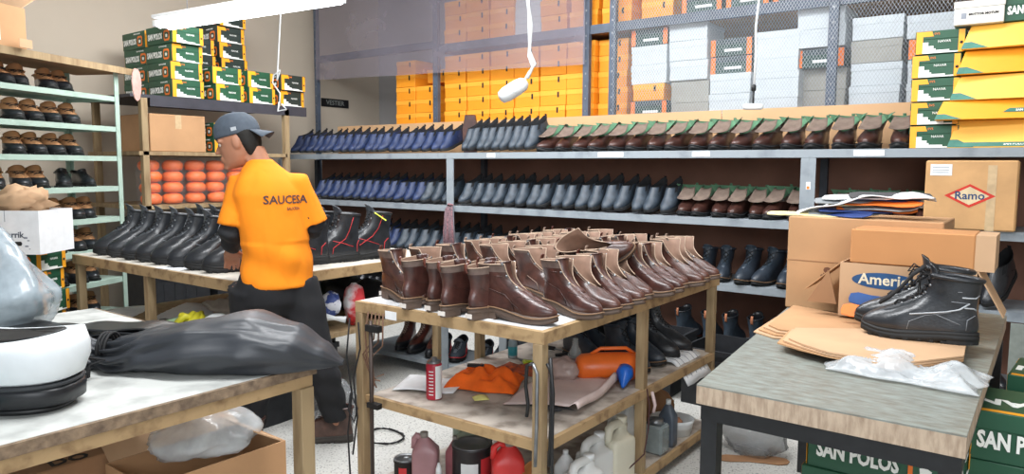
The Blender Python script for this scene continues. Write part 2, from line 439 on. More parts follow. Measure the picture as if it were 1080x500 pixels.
P_green = Shoe('ankle_boot', dict(L=.280, keys=K_CHUK, NR=17, N=22, upper=[L_brown2, L_taupe], lining=L_green, rim=.002, rimmat=L_green,
    mi=lambda k, q: 1 if k > .55 else 0, sole=dict(t=.022, heel=.012, mat=S_black, tread=0, welt=S_grey), kg=9, g0=.5, g1=1.0, flare=.044, th=.005,
    tongue=dict(mat=L_taupe, fold=1), tab=.03, tabmat=L_green, eyelets=dict(mat=M_steel, step=2))).build()
P_brown = Shoe('ankle_boot', dict(L=.280, keys=K_CHUK, NR=18, N=24, upper=[L_brown, M_cuff, L_brown2], lining=L_inner, rim=.0018, rimmat=L_edge, edge=1,
    mi=lambda k, q: 1 if k > .86 else (2 if .56 < k and abs(q) > .72 else 0), sole=dict(t=.022, heel=.020, mat=S_brown, welt=S_tan), kg=10, g0=.3, g1=.62, flare=.012, th=.004,
    tab=.035, tabmat=L_brownred, eyelets=dict(mat=M_steel, step=3), heel_label=M_labelw, tongue=dict(mat=L_brown, ext=.008, fwd=.004),
    stitch=dict(mat=L_brown2, r=.0012, paths=[[(.86,0),(.86,.3),(.86,.6),(.86,.8)], [(.1,.55),(.3,.5),(.5,.45),(.62,.3),(.8,.22)], [(.4,1),(.45,.8),(.5,.62),(.3,.5),(.1,.45)]]))).build()
P_brownb = Shoe('ankle_boot', dict(L=.280, keys=K_CHUK, NR=18, N=24, upper=[L_brownm, M_cuff, L_brown2], lining=L_inner, rim=.0021, rimmat=L_edge, edge=1,
    mi=lambda k, q: 1 if k > .93 else 0, sole=dict(t=.022, heel=.020, mat=S_brown, welt=S_tan), kg=9, g0=.35, g1=.95, flare=.024, th=.004,
    tab=.03, tabmat=L_beige, eyelets=dict(mat=M_steel, step=3), heel_label=M_labelw,
    stitch=dict(mat=L_beige, r=.0014, paths=[[(.6,.93),(.7,.94),(.8,.95),(.9,.96),(1,.97)], [(.1,.55),(.3,.5),(.5,.45)]]))).build()
M_stitchg = mat('light grey thread', '#8b9096', .7)
L_tng = leather('dark grey soft leather', '#4a4f55', .4, .2, '#34383d')
def workboot(acc):
    return Shoe('work_boot', dict(L=.296, keys=K_WORK, NR=18, N=24, upper=[L_blackgrey, L_black], lining=L_greylin, rim=.006, rimmat=L_black,
    mi=lambda k, q: 1 if k < .3 and abs(q) > .7 else 0, sole=dict(t=.026, heel=.010, mat=S_black, tread=1), kg=10, g0=.4, g1=.72, th=.005,
    tongue=dict(mat=L_tng, ext=.035, fwd=.012), laces=dict(mat=M_lace_blk, step=1, r=.0022), eyelets=dict(mat=M_steel, step=2),
    stitch=dict(name='side_trim', mat=acc, r=.0020, paths=[[(.15,.55),(.35,.52),(.55,.42),(.75,.52),(.95,.58)], [(.3,.3),(.45,.45),(.5,.62)], [(.15,.2),(.4,.22),(.5,.1)]]))).build()
P_work = workboot(M_stitchg)
P_workred = workboot(M_red)
P_padded = Shoe('ankle_boot', dict(L=.296, keys=[tuple([k[0], k[1]*.88, k[2], k[3]*.88] + list(k[4:])) for k in K_WORK], NR=18, N=24, upper=[L_blueblk, L_blackgrey], lining=L_greylin, rim=.008, rimmat=L_blueblk,
    mi=lambda k, q: 0, sole=dict(t=.024, mat=S_black, welt=mat('tan welt', '#a07a55')), kg=10, g0=.3, g1=.55, tongue=dict(mat=L_slate, ext=.025), laces=dict(mat=M_lace_blk, step=2))).build()
def lacedbrown():
    return Shoe('ankle_boot', dict(L=.280, keys=K_CHUK, NR=18, N=22, upper=[L_brownred, L_black], lining=L_dark, rim=.003, rimmat=L_brown2,
    mi=lambda k, q: 1 if k < .28 else 0, sole=dict(t=.022, heel=.012, mat=S_black, welt=S_grey), kg=9, g0=.3, g1=.5, tongue=dict(mat=L_brown2, ext=.02), laces=dict(mat=L_beige, step=1, r=.0022))).build()
P_laced = lacedbrown()

# ------------------------------------------------------------------ the room
M_floor = mat('terrazzo floor', '#c3c2bd', .55, nscale=95, col2='#8a8a88', fac=(.30, .46), bump=.03)
def floor_extra():
    nt = M_floor.node_tree; N = nt.nodes; L = nt.links; b = N['Principled BSDF']
    tc = N.new('ShaderNodeTexCoord'); vz = N.new('ShaderNodeTexVoronoi'); vz.inputs['Scale'].default_value = 60
    L.new(tc.outputs['Object'], vz.inputs['Vector'])
    r = N.new('ShaderNodeValToRGB'); r.color_ramp.elements[0].position = .16; r.color_ramp.elements[1].position = .24
    r.color_ramp.elements[0].color = (*lin('#55534f'), 1); r.color_ramp.elements[1].color = (1, 1, 1, 1)
    L.new(vz.outputs['Distance'], r.inputs[0])
    mx = N.new('ShaderNodeMix'); mx.data_type = 'RGBA'; mx.blend_type = 'MULTIPLY'; mx.inputs[0].default_value = .8
    old = b.inputs['Base Color'].links[0].from_socket
    L.new(old, mx.inputs[6]); L.new(r.outputs[0], mx.inputs[7]); L.new(mx.outputs[2], b.inputs['Base Color'])
floor_extra()
M_wall_l = mat('beige plaster wall', '#c6baa9', .9, nscale=1.2, var=.04)
M_wall_b = mat('grey plaster wall', '#a8a7a8', .9, nscale=1.2, var=.04)
M_ceil = mat('white ceiling', '#c9c9c6', .9, var=.03)
struct(MB().box((-6.95, -2.6, -.1), (2.6, 6.6, 0)).build('floor', M_floor))
struct(MB().box((-6.95, -2.6, 0), (-6.8, 6.6, 3.4)).build('wall_left', M_wall_l))
struct(MB().box((-6.8, 6.4, 0), (2.6, 6.55, 3.4)).build('wall_back', M_wall_b))
struct(MB().box((2.45, .6, 0), (2.6, 6.4, 3.4)).build('wall_right', M_wall_l))
struct(MB().box((-6.95, -.2, 3.4), (2.6, 6.6, 3.5)).build('ceiling', M_ceil))
s = MB().box((-6.80, 5.50, 2.03), (-6.79, 5.90, 2.125)).build('room_sign', M_black)
tag(s, 'small black changing room sign on the grey wall', 'sign')
text('VESTIER', .075, 'lettering', mat('dull print', '#9aa09c', .7), s, T(-6.789, 5.70, 2.078) @ RIGHT)

# ------------------------------------------------------------------ back shoe rack
Z1, Z2, Z3, Z4 = 1.462, 1.03, .612, .175
rk = thing('shoe_rack', 'long blue grey steel shoe rack across the back of the workshop', 'rack', (0, 0, 0))
for z, x1 in ((Z1, .55), (Z2, .55), (Z3, .55), (Z4, .55)):
    mb = MB(); mb.box((-6.25, 4.53, z-.012), (x1, 5.0, z)); mb.box((-6.25, 4.53, z-.048), (x1, 4.545, z-.0121)); mb.box((-6.25, 4.985, z-.045), (x1, 5.0, z-.0121))
    for xx in (-5.1, -3.2, -2.3, -.4): mb.box((xx, 4.5451, z-.04), (xx+.03, 4.9849, z-.0122))
    mb.build('plank', M_shelf, rk)
for x, wd in ((-6.27, .04), (-4.02, .075), (-1.215, .085), (.5, .05)):
    mb = MB(); mb.box((x, 4.522, 0), (x+wd, 4.529, Z1-.05)); mb.box((x, 4.529, 0), (x+.006, 4.56, Z1-.05))
    for i in range(14): mb.box((x+wd*.45, 4.5205, .1+i*.1), (x+wd*.55, 4.522, .125+i*.1))
    mb.build('post', M_shelf, rk)
    MB().box((x, 4.97, 0), (x+.045, 5.01, Z1-.05)).build('post', M_shelf_dark, rk)
st = MB().box((-1.18, 4.5195, 1.225), (-1.155, 4.5202, 1.27)).build('sticker', M_white, rk); st['label'] = 'small white and yellow sticker'
MB().box((-1.176, 4.519, 1.228), (-1.160, 4.5195, 1.245)).build('sticker_print', M_orange_print, st)
for a, b, z in ((-4.02+.42, -4.02+.50, Z1), (-.93, -.77, Z1), (-2.6, -2.4, Z1), (-1.9, -1.78, Z1)):
    MB().box((a, 4.5275, z-.040), (b, 4.5299, z-.008)).build('tape', M_white, rk)
M_boardt = mat('tan hardboard', '#c29b73', .8, nscale=3, var=.05)
M_boardd = mat('dark brown hardboard', '#7d5848', .85, nscale=4, var=.1)
for i, (a, b) in enumerate(((-5.95, -3.86), (-3.855, -1.9), (-1.895, -.5))):
    tag(MB().box((a, 5.02+.002*i, 1.45), (b, 5.026+.002*i, 1.752)).build('back_panel', M_boardt), ['tan hardboard panel behind the navy shoes on the top plank', 'tan hardboard panel behind the grey shoes and first brown boots', 'tan hardboard panel behind the brown boots at the right of the top plank'][i], 'panel')
mb = MB().box((-6.2, 5.012, .1), (.5, 5.018, 1.44)); tag(mb.build('back_panel', M_boardd), 'dark brown hardboard backing behind the lower planks of the shoe rack', 'panel')
mb = MB().box((-6.2, 4.975, Z2+.002), (-1.3, 4.981, Z2+.115)); tag(mb.build('cardboard_strip', M_card), 'tan cardboard strip at the back of the middle plank', 'cardboard')

GA = {}
def row(proto, n, x0, x1, y, z, rz, what, where, cat, group, tilt=0, sc=1.0, jr=7, jy=.01, dirx='left', lift=None, wy=1.0):
    for i in range(n):
        x = x0 + (x1-x0)*(i/(n-1) if n > 1 else 0)
        r = random.Random(int(x*1000) + int(z*100) + n)
        s_ = sc*(1 + r.uniform(-.025, .025)); tl = tilt + r.uniform(-1.5, 1.5)*(1 if tilt else 0)
        lf = math.sin(math.radians(tl))*.142*s_ if lift is None else lift
        put(proto, (x, y + r.uniform(-jy, jy), z + max(0, lf)), math.radians(rz + r.uniform(-jr, jr)), '%s %s, %s from the left' % (what, where, ORD[i+1]), cat, group,
            tilt=math.radians(tl), sc=s_, mirror=bool(i % 2)).scale.y *= wy
row(P_navy, 20, -6.07, -4.10, 4.70, Z1, -92, 'navy blue slip-on shoe', 'on the top plank', 'shoe', 'navy shoes on the top plank', tilt=21, sc=1.1, wy=1.08)
row(P_slate, 9, -3.86, -3.22, 4.70, Z1, -94, 'slate grey slip-on shoe', 'on the top plank', 'shoe', 'grey shoes on the top plank', tilt=25, sc=1.2, wy=1.0)
row(P_green, 17, -3.10, -.72, 4.70, Z1, -91, 'brown boot with green lining and folded tongue', 'on the top plank', 'boot', 'green lined boots on the top plank', sc=1.15, jr=9, wy=1.2)
row(P_navy, 13, -5.75, -4.42, 4.70, Z2, -92, 'navy blue slip-on shoe', 'on the middle plank', 'shoe', 'navy shoes on the middle plank', tilt=22, sc=1.12, wy=1.08)
row(P_slate, 3, -4.31, -4.08, 4.70, Z2, -92, 'slate grey slip-on shoe left of the post', 'on the middle plank', 'shoe', 'grey shoes on the middle plank', tilt=22, sc=1.12, wy=1.08)
row(P_slate, 17, -3.88, -2.10, 4.70, Z2, -92, 'slate grey slip-on shoe right of the post', 'on the middle plank', 'shoe', 'grey shoes on the middle plank', tilt=22, sc=1.15, wy=1.12)
row(P_green, 7, -1.99, -1.27, 4.70, Z2, -92, 'brown boot with green lining', 'on the middle plank', 'boot', 'green lined boots on the middle plank', sc=1.12, jr=8, wy=1.12)
row(P_green, 5, -1.02, -.58, 4.74, Z2, -92, 'green lined boot behind the insoles', 'right bay', 'boot', 'green lined boots in the right bay', sc=1.05, jr=8)
row(P_navy, 4, -5.10, -4.72, 4.70, Z3, -92, 'navy blue slip-on shoe', 'on the third plank', 'shoe', 'navy shoes on the third plank', tilt=21, sc=1.12, wy=1.08)
row(P_slate, 21, -4.62, -2.2, 4.70, Z3, -92, 'slate grey slip-on shoe', 'on the third plank', 'shoe', 'grey shoes on the third plank', tilt=21, sc=1.15, wy=1.12)
row(P_padded, 2, -1.86, -1.72, 4.70, Z3, -84, 'padded black ankle boot', 'on the third plank', 'boot', 'padded boots on the third plank', sc=1.08)
row(P_padded, 3, -1.56, -1.30, 4.68, Z3, -98, 'large padded boot by the post', 'on the third plank', 'boot', 'padded boots on the third plank', sc=1.14)
row(P_blackslip, 9, -5.80, -5.02, 4.70, Z4, -92, 'black slip-on shoe', 'on the bottom plank', 'shoe', 'black shoes on the bottom plank', tilt=10, sc=1.05)
row(P_blackslip, 14, -4.9, -3.2, 4.72, Z4, -92, 'shaded black slip-on shoe', 'right part of bottom plank', 'shoe', 'black shoes on the bottom plank', tilt=8, sc=1.0)
P_heelbl = Shoe('work_boot', dict(L=.29, keys=K_WORK, NR=16, N=20, upper=[L_slate, L_black], lining=L_dark, rim=.005, rimmat=L_black, kg=9, g0=.3, g1=.5,
    sole=dict(t=.024, heel=.01, mat=S_black, welt=L_brownred), tongue=dict(mat=L_black, ext=.02), laces=dict(mat=M_lace_blk, step=2), tab=.05, tabmat=mat('tan leather tab', '#a56a4a', .6))).build()
row(P_heelbl, 5, -1.95, -1.32, 4.69, Z4, 88, 'black boot with tan heel tab', 'on the bottom plank', 'boot', 'heel out boots on the bottom plank', sc=1.1)
put(P_blackslip, (-.20, 4.69, Z3), math.radians(-110), 'black shoe leaning on its heel on the right bay third plank', 'shoe', tilt=math.radians(30), sc=1.25).location.z += .09
put(P_blackslip, (-.33, 4.76, Z3), math.radians(-100), 'black shoe behind the leaning one in the right bay', 'shoe', tilt=0, sc=1.1)
put(P_blacklow, (-.22, 4.70, Z4), math.radians(-60), 'black laced shoe on the bottom plank of the right bay', 'shoe', tilt=0, sc=1.1)
put(P_blacklow, (-.42, 4.72, Z4), math.radians(-95), 'black laced shoe deepest in the bottom right bay', 'shoe', tilt=0, sc=1.1)
# a pair of insoles / tall brown offcut standing at the rack post
mb = MB(); mb.prism([(-.05, 0), (.05, 0), (.055, .07), (.05, .16), (.04, .2), (-.04, .2), (-.06, .12)], 0, .02)
o = mb.build('boot_shaft', [L_brown2], bevel=.003); tag(o, 'brown leather boot shaft standing between navy and grey shoes', 'boot shaft'); o.rotation_euler = (PI/2, 0, math.radians(30)); o.location = (-3.99, 4.80, Z1); o.scale = (1.1, 1.6, 2.5)
t = thing('hanging_scarf', 'pink and grey shoelace bundle hanging from the rack post', 'laces', (-3.965, 4.515, .62))
M_pink = mat('faded pink cord', '#a5767c', .9, nscale=60, col2='#5b464c'); M_gc = mat('grey cord', '#6f6a70', .9)
for i in range(14):
    mb = MB(); x = -.055 + .11*i/13; q = .02*math.sin(i*2.1)
    mb.tube([(x*.3, 0, .42), (x*.8, -.02-abs(q)*.4, .38), (x+.006*math.sin(i), -.028, .2), (x+q*.5, -.022, .0+abs(q))], .006, 5)
    mb.build('strand', [M_pink, M_gc][i % 3 == 1], t)
MB().tube([(-.03, -.005, .415), (0, -.03, .425), (.03, -.005, .415)], .008, 6).build('knot', M_pink, t)

# ------------------------------------------------------------------ stockroom rack behind, with mesh
ur = thing('storage_rack', 'tall dark steel storage rack of shoe boxes behind the shoe rack', 'rack', (0, 0, 0))
M_us = mat('dark slate painted steel', '#4d5766', .55, nscale=12, var=.15)
for x, wd, top, sh in ((-6.53, .045, 3.35, 0), (-5.74, .06, 3.35, 0), (-4.79, .06, 3.35, .0), (-3.14, .055, 3.35, .04), (-2.90, .055, 3.35, .04), (-1.26, .06, 3.35, .04), (.4, .06, 3.35, .04)):
    mb = MB(); mb.box((x, 5.20, 0), (x+wd, 5.24, top))
    for i in range(16): mb.box((x+wd*.4, 5.1985, 1.8+i*.1), (x+wd*.6, 5.2, 1.815+i*.1), 1)
    if x == -5.74: mb = MB().box((x, 5.9, 0), (x+wd, 5.95, 2.3))
    mb.build('post', [M_us, M_steel], ur)
for (x0, x1, z) in ((-4.79, .46, 2.42), (-6.53, -4.80, 2.46)):
    MB().box((x0, 5.215, z), (x1, 5.25, z+.07)).build('beam', M_us, ur)
MB().box((-4.79, 5.252, 2.43), (.46, 6.2, 2.455)).build('shelf_board', M_carddark, ur)
MB().box((-5.55, 5.252, 1.72), (.46, 6.2, 1.745)).build('shelf_board', M_carddark, ur)
# expanded wire mesh panel (real wires)
M_wire = mat('galvanised wire', '#a9aeb3', .5, .2, var=.1)
mb = MB(); x0, x1, z0, z1 = -2.86, -.42, 1.70, 3.2; pw, ph = .0215, .035; nr = int((z1-z0)/(ph/2)); nc = int((x1-x0)/pw)
for r_ in range(nr):
    z = z0 + r_*ph/2; vs = []; fs = []
    for i in range(nc*2+1):
        x = x0 + i*pw/2; zz = z + (ph/4 if (i+r_) % 2 else -ph/4); th = .0014
        vs += [(x, 5.19, zz-th/1.0), (x, 5.19, zz+th/1.0), (x, 5.193, zz+th), (x, 5.193, zz-th)]
        if i: a = (i-1)*4; b = i*4; fs += [(a, b, b+1, a+1), (a+1, b+1, b+2, a+2), (a+2, b+2, b+3, a+3), (a+3, b+3, b, a)]
    mb.add(vs, fs)
tag(mb.build('wire_mesh_panel', M_wire), 'diamond wire mesh screen in front of the grey and white shoe boxes', 'mesh')
# hazy plastic dust sheet
mb = MB(); pts = [(-6.45, 2.27), (-4.76, 2.235), (-3.10, 2.175)]
def sheet(a, b):
    x = lerp(-6.45, -3.10, a); zl = lerp(2.27, 2.175, a); z = lerp(zl, 3.3, b)
    return Vector((x, 5.165 + .012*math.sin(x*7+b*2), z))
mb.grid(sheet, 40, 8)
tag(mb.build('plastic_dust_sheet', mat('dusty translucent film', '#8d8691', .5, alpha=.52, var=.1, nscale=3)), 'dusty grey translucent sheet over the upper shoe boxes', 'plastic sheet')

# boxes ------------------------------------------------------------
M_obox = mat('orange box board', '#f39a1d', .6, nscale=4, var=.04)
M_obox2 = mat('light orange box board', '#ffab34', .6, nscale=4, var=.04)
M_gbox = mat('pale grey box board', '#c9d1d6', .7, nscale=4, var=.04)
M_gbox2 = mat('grey beige box board', '#9d9c94', .7, nscale=4, var=.04)
def plain_box(name, m1, m2, W, D, H, slot=True):
    r = empty(name, link=False)
    MB().box((-W/2, 0, 0), (W/2, D, H*.72)).build('body', m1, r, bevel=.002)
    MB().box((-W/2-.003, -.003, H*.66), (W/2+.003, D+.003, H)).build('lid', m2, r, bevel=.002)
    if slot: MB().box((W*.18, -.0045, H*.52), (W*.18+.018, -.0031, H*.88)).build('finger_slot', M_black, r)
    return r
P_obox = plain_box('shoe_box', M_obox, M_obox2, .262, .36, .127)
P_gbox = plain_box('shoe_box', M_gbox, M_gbox, .30, .36, .145, False)
P_gbox2 = plain_box('shoe_box', M_gbox2, M_gbox2, .30, .36, .145, False)
# dark/teal boxes with orange ends
def dark_box():
    r = empty('shoe_box', link=False)
    MB().box((-.15, 0, 0), (.15, .3, .11)).build('body', mat('dark green box board', '#2c4a45', .6), r, bevel=.002)
    MB().box((-.153, -.003, .085), (.153, .303, .125)).build('lid', mat('dark slate box board', '#3c4b52', .6), r, bevel=.002)
    for s_ in (-1, 1): MB().box((s_*.135-.018, -.0055, .0), (s_*.135+.018, -.0033, .12)).build('end_band', M_orange_print, r)
    MB().box((-.05, -.005, .03), (.08, -.0033, .05)).build('print_bar', M_whiteplastic, r)
    return r
P_dbox = dark_box()
colname = ['leftmost', 'second', 'third', 'fourth', 'fifth', 'sixth', 'seventh', 'eighth', 'ninth', 'tenth', 'eleventh', 'twelfth']
def stack(proto, x, y, z, n, h, what, cat='box', group=None, jx=.006, rz=0):
    for i in range(n):
        lv = 'bottom' if i == 0 else ('top' if i == n-1 else ORD[i+1] + ' from the bottom')
        put(proto, (x + random.uniform(-jx, jx), y + random.uniform(0, .012), z + i*h + .001*i), math.radians(rz + random.uniform(-1.2, 1.2)), '%s, %s' % (what, lv), cat, group)
# orange boxes, lower tier
for c, (x, n) in enumerate(((-5.25, 5), (-4.98, 3), (-4.60, 5), (-4.325, 5), (-4.05, 5), (-3.775, 5), (-3.50, 5), (-3.225, 5))):
    stack(P_obox, x, 5.30, 1.747, n, .128, 'orange shoe box in the %s lower stack of the storage rack' % colname[c], group='orange shoe boxes on the lower tier')
for c, (x, n) in enumerate(((-4.60, 3), (-4.325, 5), (-4.05, 5), (-3.50, 5), (-3.20, 5), (-2.90, 4), (-2.55, 4))):
    stack(P_obox, x, 5.30, 2.505, n, .128, 'orange shoe box in the %s upper stack of the storage rack' % colname[c], group='orange shoe boxes on the upper tier')
stack(P_gbox, -3.80, 5.33, 2.505, 4, .146, 'pale grey shoe box between upper orange stacks', group='grey shoe boxes')
put(P_obox, (-4.86, 5.36, 2.16), math.radians(8), 'orange shoe box lying askew on top of the short stack', 'box')
stack(P_obox, -2.955, 5.36, 1.747, 5, .128, 'orange shoe box just left of the mesh screen', group='orange shoe boxes on the lower tier')
# behind the mesh
stack(P_dbox, -2.60, 5.30, 1.747, 1, .127, 'dark green box with orange ends under an orange one behind mesh')
put(P_obox, (-2.60, 5.30, 1.875), 0, 'orange shoe box behind mesh above a dark green box', 'box')
stack(P_gbox, -2.60, 5.30, 2.004, 2, .146, 'pale grey shoe box in the leftmost stack behind mesh', group='grey shoe boxes behind mesh')
put(P_dbox, (-2.60, 5.30, 2.30), 0, 'dark green box with orange ends above two grey ones', 'box')
stack(P_gbox2, -2.27, 5.32, 1.747, 2, .12, 'beige grey shoe box at the foot of the second mesh stack', group='grey shoe boxes behind mesh')
stack(P_gbox, -2.28, 5.30, 2.012, 3, .146, 'pale grey shoe box in the tall second stack behind mesh', group='grey shoe boxes behind mesh')
stack(P_gbox, -1.95, 5.30, 1.747, 2, .146, 'pale grey shoe box in the third stack behind mesh', group='grey shoe boxes behind mesh')
stack(P_dbox, -1.96, 5.33, 2.042, 2, .127, 'dark green box on the third stack behind mesh')
stack(P_gbox, -1.63, 5.30, 1.747, 4, .138, 'pale grey shoe box in the fourth stack behind mesh', group='grey shoe boxes behind mesh', jx=.025)
stack(P_gbox2, -1.34, 5.42, 1.747, 2, .146, 'beige grey shoe box in the fifth stack behind mesh', group='grey shoe boxes behind mesh')
put(P_dbox, (-1.34, 5.35, 2.042), 0, 'dark green box above beige ones in the fifth mesh stack', 'box')
stack(P_gbox, -1.33, 5.30, 2.172, 2, .12, 'pale grey shoe box atop the fifth stack behind mesh', group='grey shoe boxes behind mesh')
stack(P_gbox, -.98, 5.30, 1.747, 2, .146, 'pale grey shoe box right of the mesh post', group='grey shoe boxes behind mesh')
stack(P_gbox2, -.98, 5.30, 2.042, 1, .146, 'beige grey shoe box right of the mesh post')
put(P_gbox, (-.98, 5.30, 2.19), 0, 'pale grey shoe box on the beige one right of the mesh post', 'box')
stack(P_gbox, -.64, 5.30, 1.747, 2, .146, 'pale grey shoe box in the last stack behind mesh', group='grey shoe boxes behind mesh')
put(P_dbox, (-.64, 5.30, 2.042), 0, 'dark green box in the last stack behind mesh', 'box')
stack(P_gbox, -.66, 5.30, 2.172, 1, .146, 'pale grey shoe box topping the last stack behind mesh')
for c, x in enumerate((-2.18, -1.84, -1.50, -1.16, -.82)):
    stack(P_dbox, x, 5.30, 2.505, 3, .127, 'dark box with orange ends in the %s upper stack behind mesh' % colname[c], group='dark shoe boxes on the upper tier')

# ------------------------------------------------------------------ green and orange shoe boxes
M_spg = mat('dark green box print', '#1f5139', .5, nscale=4, var=.05)
M_spk = mat('black green box print', '#26332f', .5, nscale=4, var=.05)
M_spy = mat('amber box print', '#f5a623', .5, nscale=4, var=.04)
def sp_box(L=.38, W=.26, H=.138, green=None):
    g = green or M_spg; r = empty('shoe_box', link=False)
    MB().box((-L/2, -W/2, 0), (L/2, W/2, H*.70)).build('body', g, r, bevel=.002)
    MB().box((-L/2-.003, -W/2-.003, H*.64), (L/2+.003, W/2+.003, H)).build('lid', g, r, bevel=.002)
    for sg in (-1, 1):
        F = (R('Z', 180) if sg > 0 else Matrix()); y = -W/2
        M = F @ T(-L*.15, y-.0045, H*.42) @ FRONT
        text('SAN POLOS', H*.46, 'brand_lettering', M_wtxt, r, M, wx=.64, bold=.0025)
        text('BOOTS & SHOES', H*.11, 'small_lettering', M_wtxt, r, F @ T(L*.18, y-.0045, H*.86) @ FRONT)
        mb = MB(); a = H*.30; px = L*.30; c = a*.3
        pts = [(px-a+c, -a), (px+a-c, -a), (px+a, -a+c), (px+a, a-c), (px+a-c, a), (px-a+c, a), (px-a, a-c), (px-a, -a+c)]
        mb.prism(pts, .0034, .0044, M=F @ T(0, y, H*.42) @ FRONT)
        q = [((x-px)*.72+px, z*.62) for x, z in pts]; mb.prism(q, .0045, .0048, 1, M=F @ T(0, y, H*.42) @ FRONT)
        q = [(px-.012, -.012), (px+.010, -.014), (px+.016, .004), (px+.002, .012), (px-.014, .008)]; mb.prism(q, .0049, .0053, 2, M=F @ T(0, y, H*.42) @ FRONT)
        mb.build('emblem', [M_orange_print, g, M_wtxt], r)
        E_ = R('Z', 90 if sg > 0 else -90); M0 = E_ @ T(0, -L/2, 0) @ FRONT
        mb = MB(); mb.prism([(-W/2+.002, .002), (-W/2+.034, .002), (-W/2+.034, H*.98), (-W/2+.002, H*.98)], .0032, .0040, 0, M=M0)
        mb.prism([(W/2-.030, .002), (W/2-.002, .002), (W/2-.002, H*.98), (W/2-.030, H*.98)], .0032, .0040, 0, M=M0)
        mb.prism([(-W/2+.034, .003), (W/2-.03, .003), (W/2-.03, .010), (W/2-.07, .010), (W/2-.07, .019), (-.02, .019), (-.02, .028), (-W/2+.085, .028), (-W/2+.085, .042), (-W/2+.06, .042), (-W/2+.06, .062), (-W/2+.034, .062)], .0032, .0041, 1, M=M0)
        mb.prism([(-W/2+.034, H*.76), (-W/2+.085, H*.76), (-W/2+.075, H*.98), (-W/2+.034, H*.98)], .0032, .0041, 0, M=M0)
        mb.lathe([(.008, .0041), (.008, .0047)], 8, 2, M=M0 @ T(W/2-.016, H*.42, 0))
        mb.build('end_print', [M_spy, M_wtxt, M_black], r)
        text('0V5', H*.14, 'size_lettering', M_orange_print, r, M0 @ T(-W/2+.10, H*.86, .0036))
        text('NAVAR', H*.15, 'model_lettering', M_wtxt, r, M0 @ T(.02, H*.52, .0036))
    return r
P_sp = sp_box()
P_spk = sp_box(green=M_spk)
P_sps = sp_box(.33, .23, .122)

# ------------------------------------------------------------------ pale green shoe rack on the left
M_gr = mat('pale green painted steel', '#a7bdb0', .5, nscale=8, var=.08, col2='#8aa294', fac=(.2, .45))
gx = math.radians(114.8)
g = thing('shoe_rack', 'pale green steel shoe rack at the left of the workshop', 'rack', (-4.72, 1.18, 0), gx)
GZ = [1.826, 1.616, 1.410, 1.200, .985, .77, .55, .32]
for z in GZ:
    mb = MB(); mb.box((0, 0, z-.008), (1.5, .42, z)); mb.box((0, 0, z-.034), (1.5, .006, z-.0081)); mb.box((0, .414, z-.034), (1.5, .42, z-.0081)); mb.box((1.494, .0061, z-.034), (1.5, .4139, z-.0081))
    mb.build('shelf', M_gr, g)
for x in (0, 1.465):
    for y in (-.006, .421):
        mb = MB(); mb.box((x, y, 0), (x+.038, y+.0055, 2.0)); mb.box((x+.034 if x else x, y+(.0056 if y < 0 else -.03), 0), (x+.038 if x else x+.004, y+(.035 if y < 0 else -.0001), 2.0))
        for i in range(12): mb.box((x+.016, y-.001, .5+i*.12), (x+.022, y, .512+i*.12))
        mb.build('post', M_gr, g)
bd = MB().box((-.1, -.05, 2.0), (1.62, .44, 2.022)).build('top_board', M_carddark, g)
MB().box((-.1, -.058, 1.985), (1.62, -.0501, 2.03)).build('front_strip', M_wood, g)
GM = Matrix.Translation((-4.72, 1.18, 0)) @ R('Z', 114.8)
def gp(x, y, z): return tuple(GM @ Vector((x, y, z)))
rows = ['top', 'second', 'third', 'fourth', 'fifth', 'sixth', 'seventh', 'lowest']
for k, z in enumerate(GZ):
    xs = [.40, .53, .70, .83, 1.04, 1.16] if k == 0 else [.52, .78, .91, 1.07, 1.21]
    if k == 3: xs = [.50, .63, .80, .93]
    if k >= 5: xs = [.9, 1.04, 1.19, 1.32]
    if k == 4: xs = [.9, 1.05, 1.20, 1.32]
    for i, x in enumerate(xs):
        r_ = random.Random(k*10+i)
        put(P_tanlow, gp(x, .16, z), gx - PI/2 + r_.uniform(-.12, .12) - .5, 'black shoe with tan collar on the %s green shelf, %s from the left' % (rows[k], ORD[i+1]), 'shoe', 'tan lined black shoes on the green rack', sc=1.08, mirror=bool(i % 2)).scale = (1.08, 1.38*(-1 if i % 2 else 1), 1.2)
put(P_blacklow, gp(1.14, .16, GZ[3]), gx - PI/2 - .75, 'all black laced shoe, left of a pair on the fourth green shelf', 'shoe', sc=1.15)
put(P_blacklow, gp(1.33, .17, GZ[3]), gx - PI/2 - .45, 'all black laced shoe, right of a pair on the fourth green shelf', 'shoe', sc=1.1)
t = thing('insole', 'pink insole board hanging from the end of the green rack top', 'insole', gp(1.60, -.075, 2.02), gx + .15)
MB().prism([(-.045, -.02), (-.06, -.08), (-.05, -.15), (-.03, -.2), (.0, -.215), (.03, -.2), (.05, -.15), (.06, -.07), (.045, -.01), (.02, .015), (-.02, .015)], -.003, .003, M=FRONT).build('board', mat('pink fibre board', '#c79c92', .8), t)
MB().tube([(0, 0, 0), (.02, -.01, .04), (-.04, .01, .05), (-.12, 0, .03)], .0018, 5).build('cord', M_lace_blk, t)
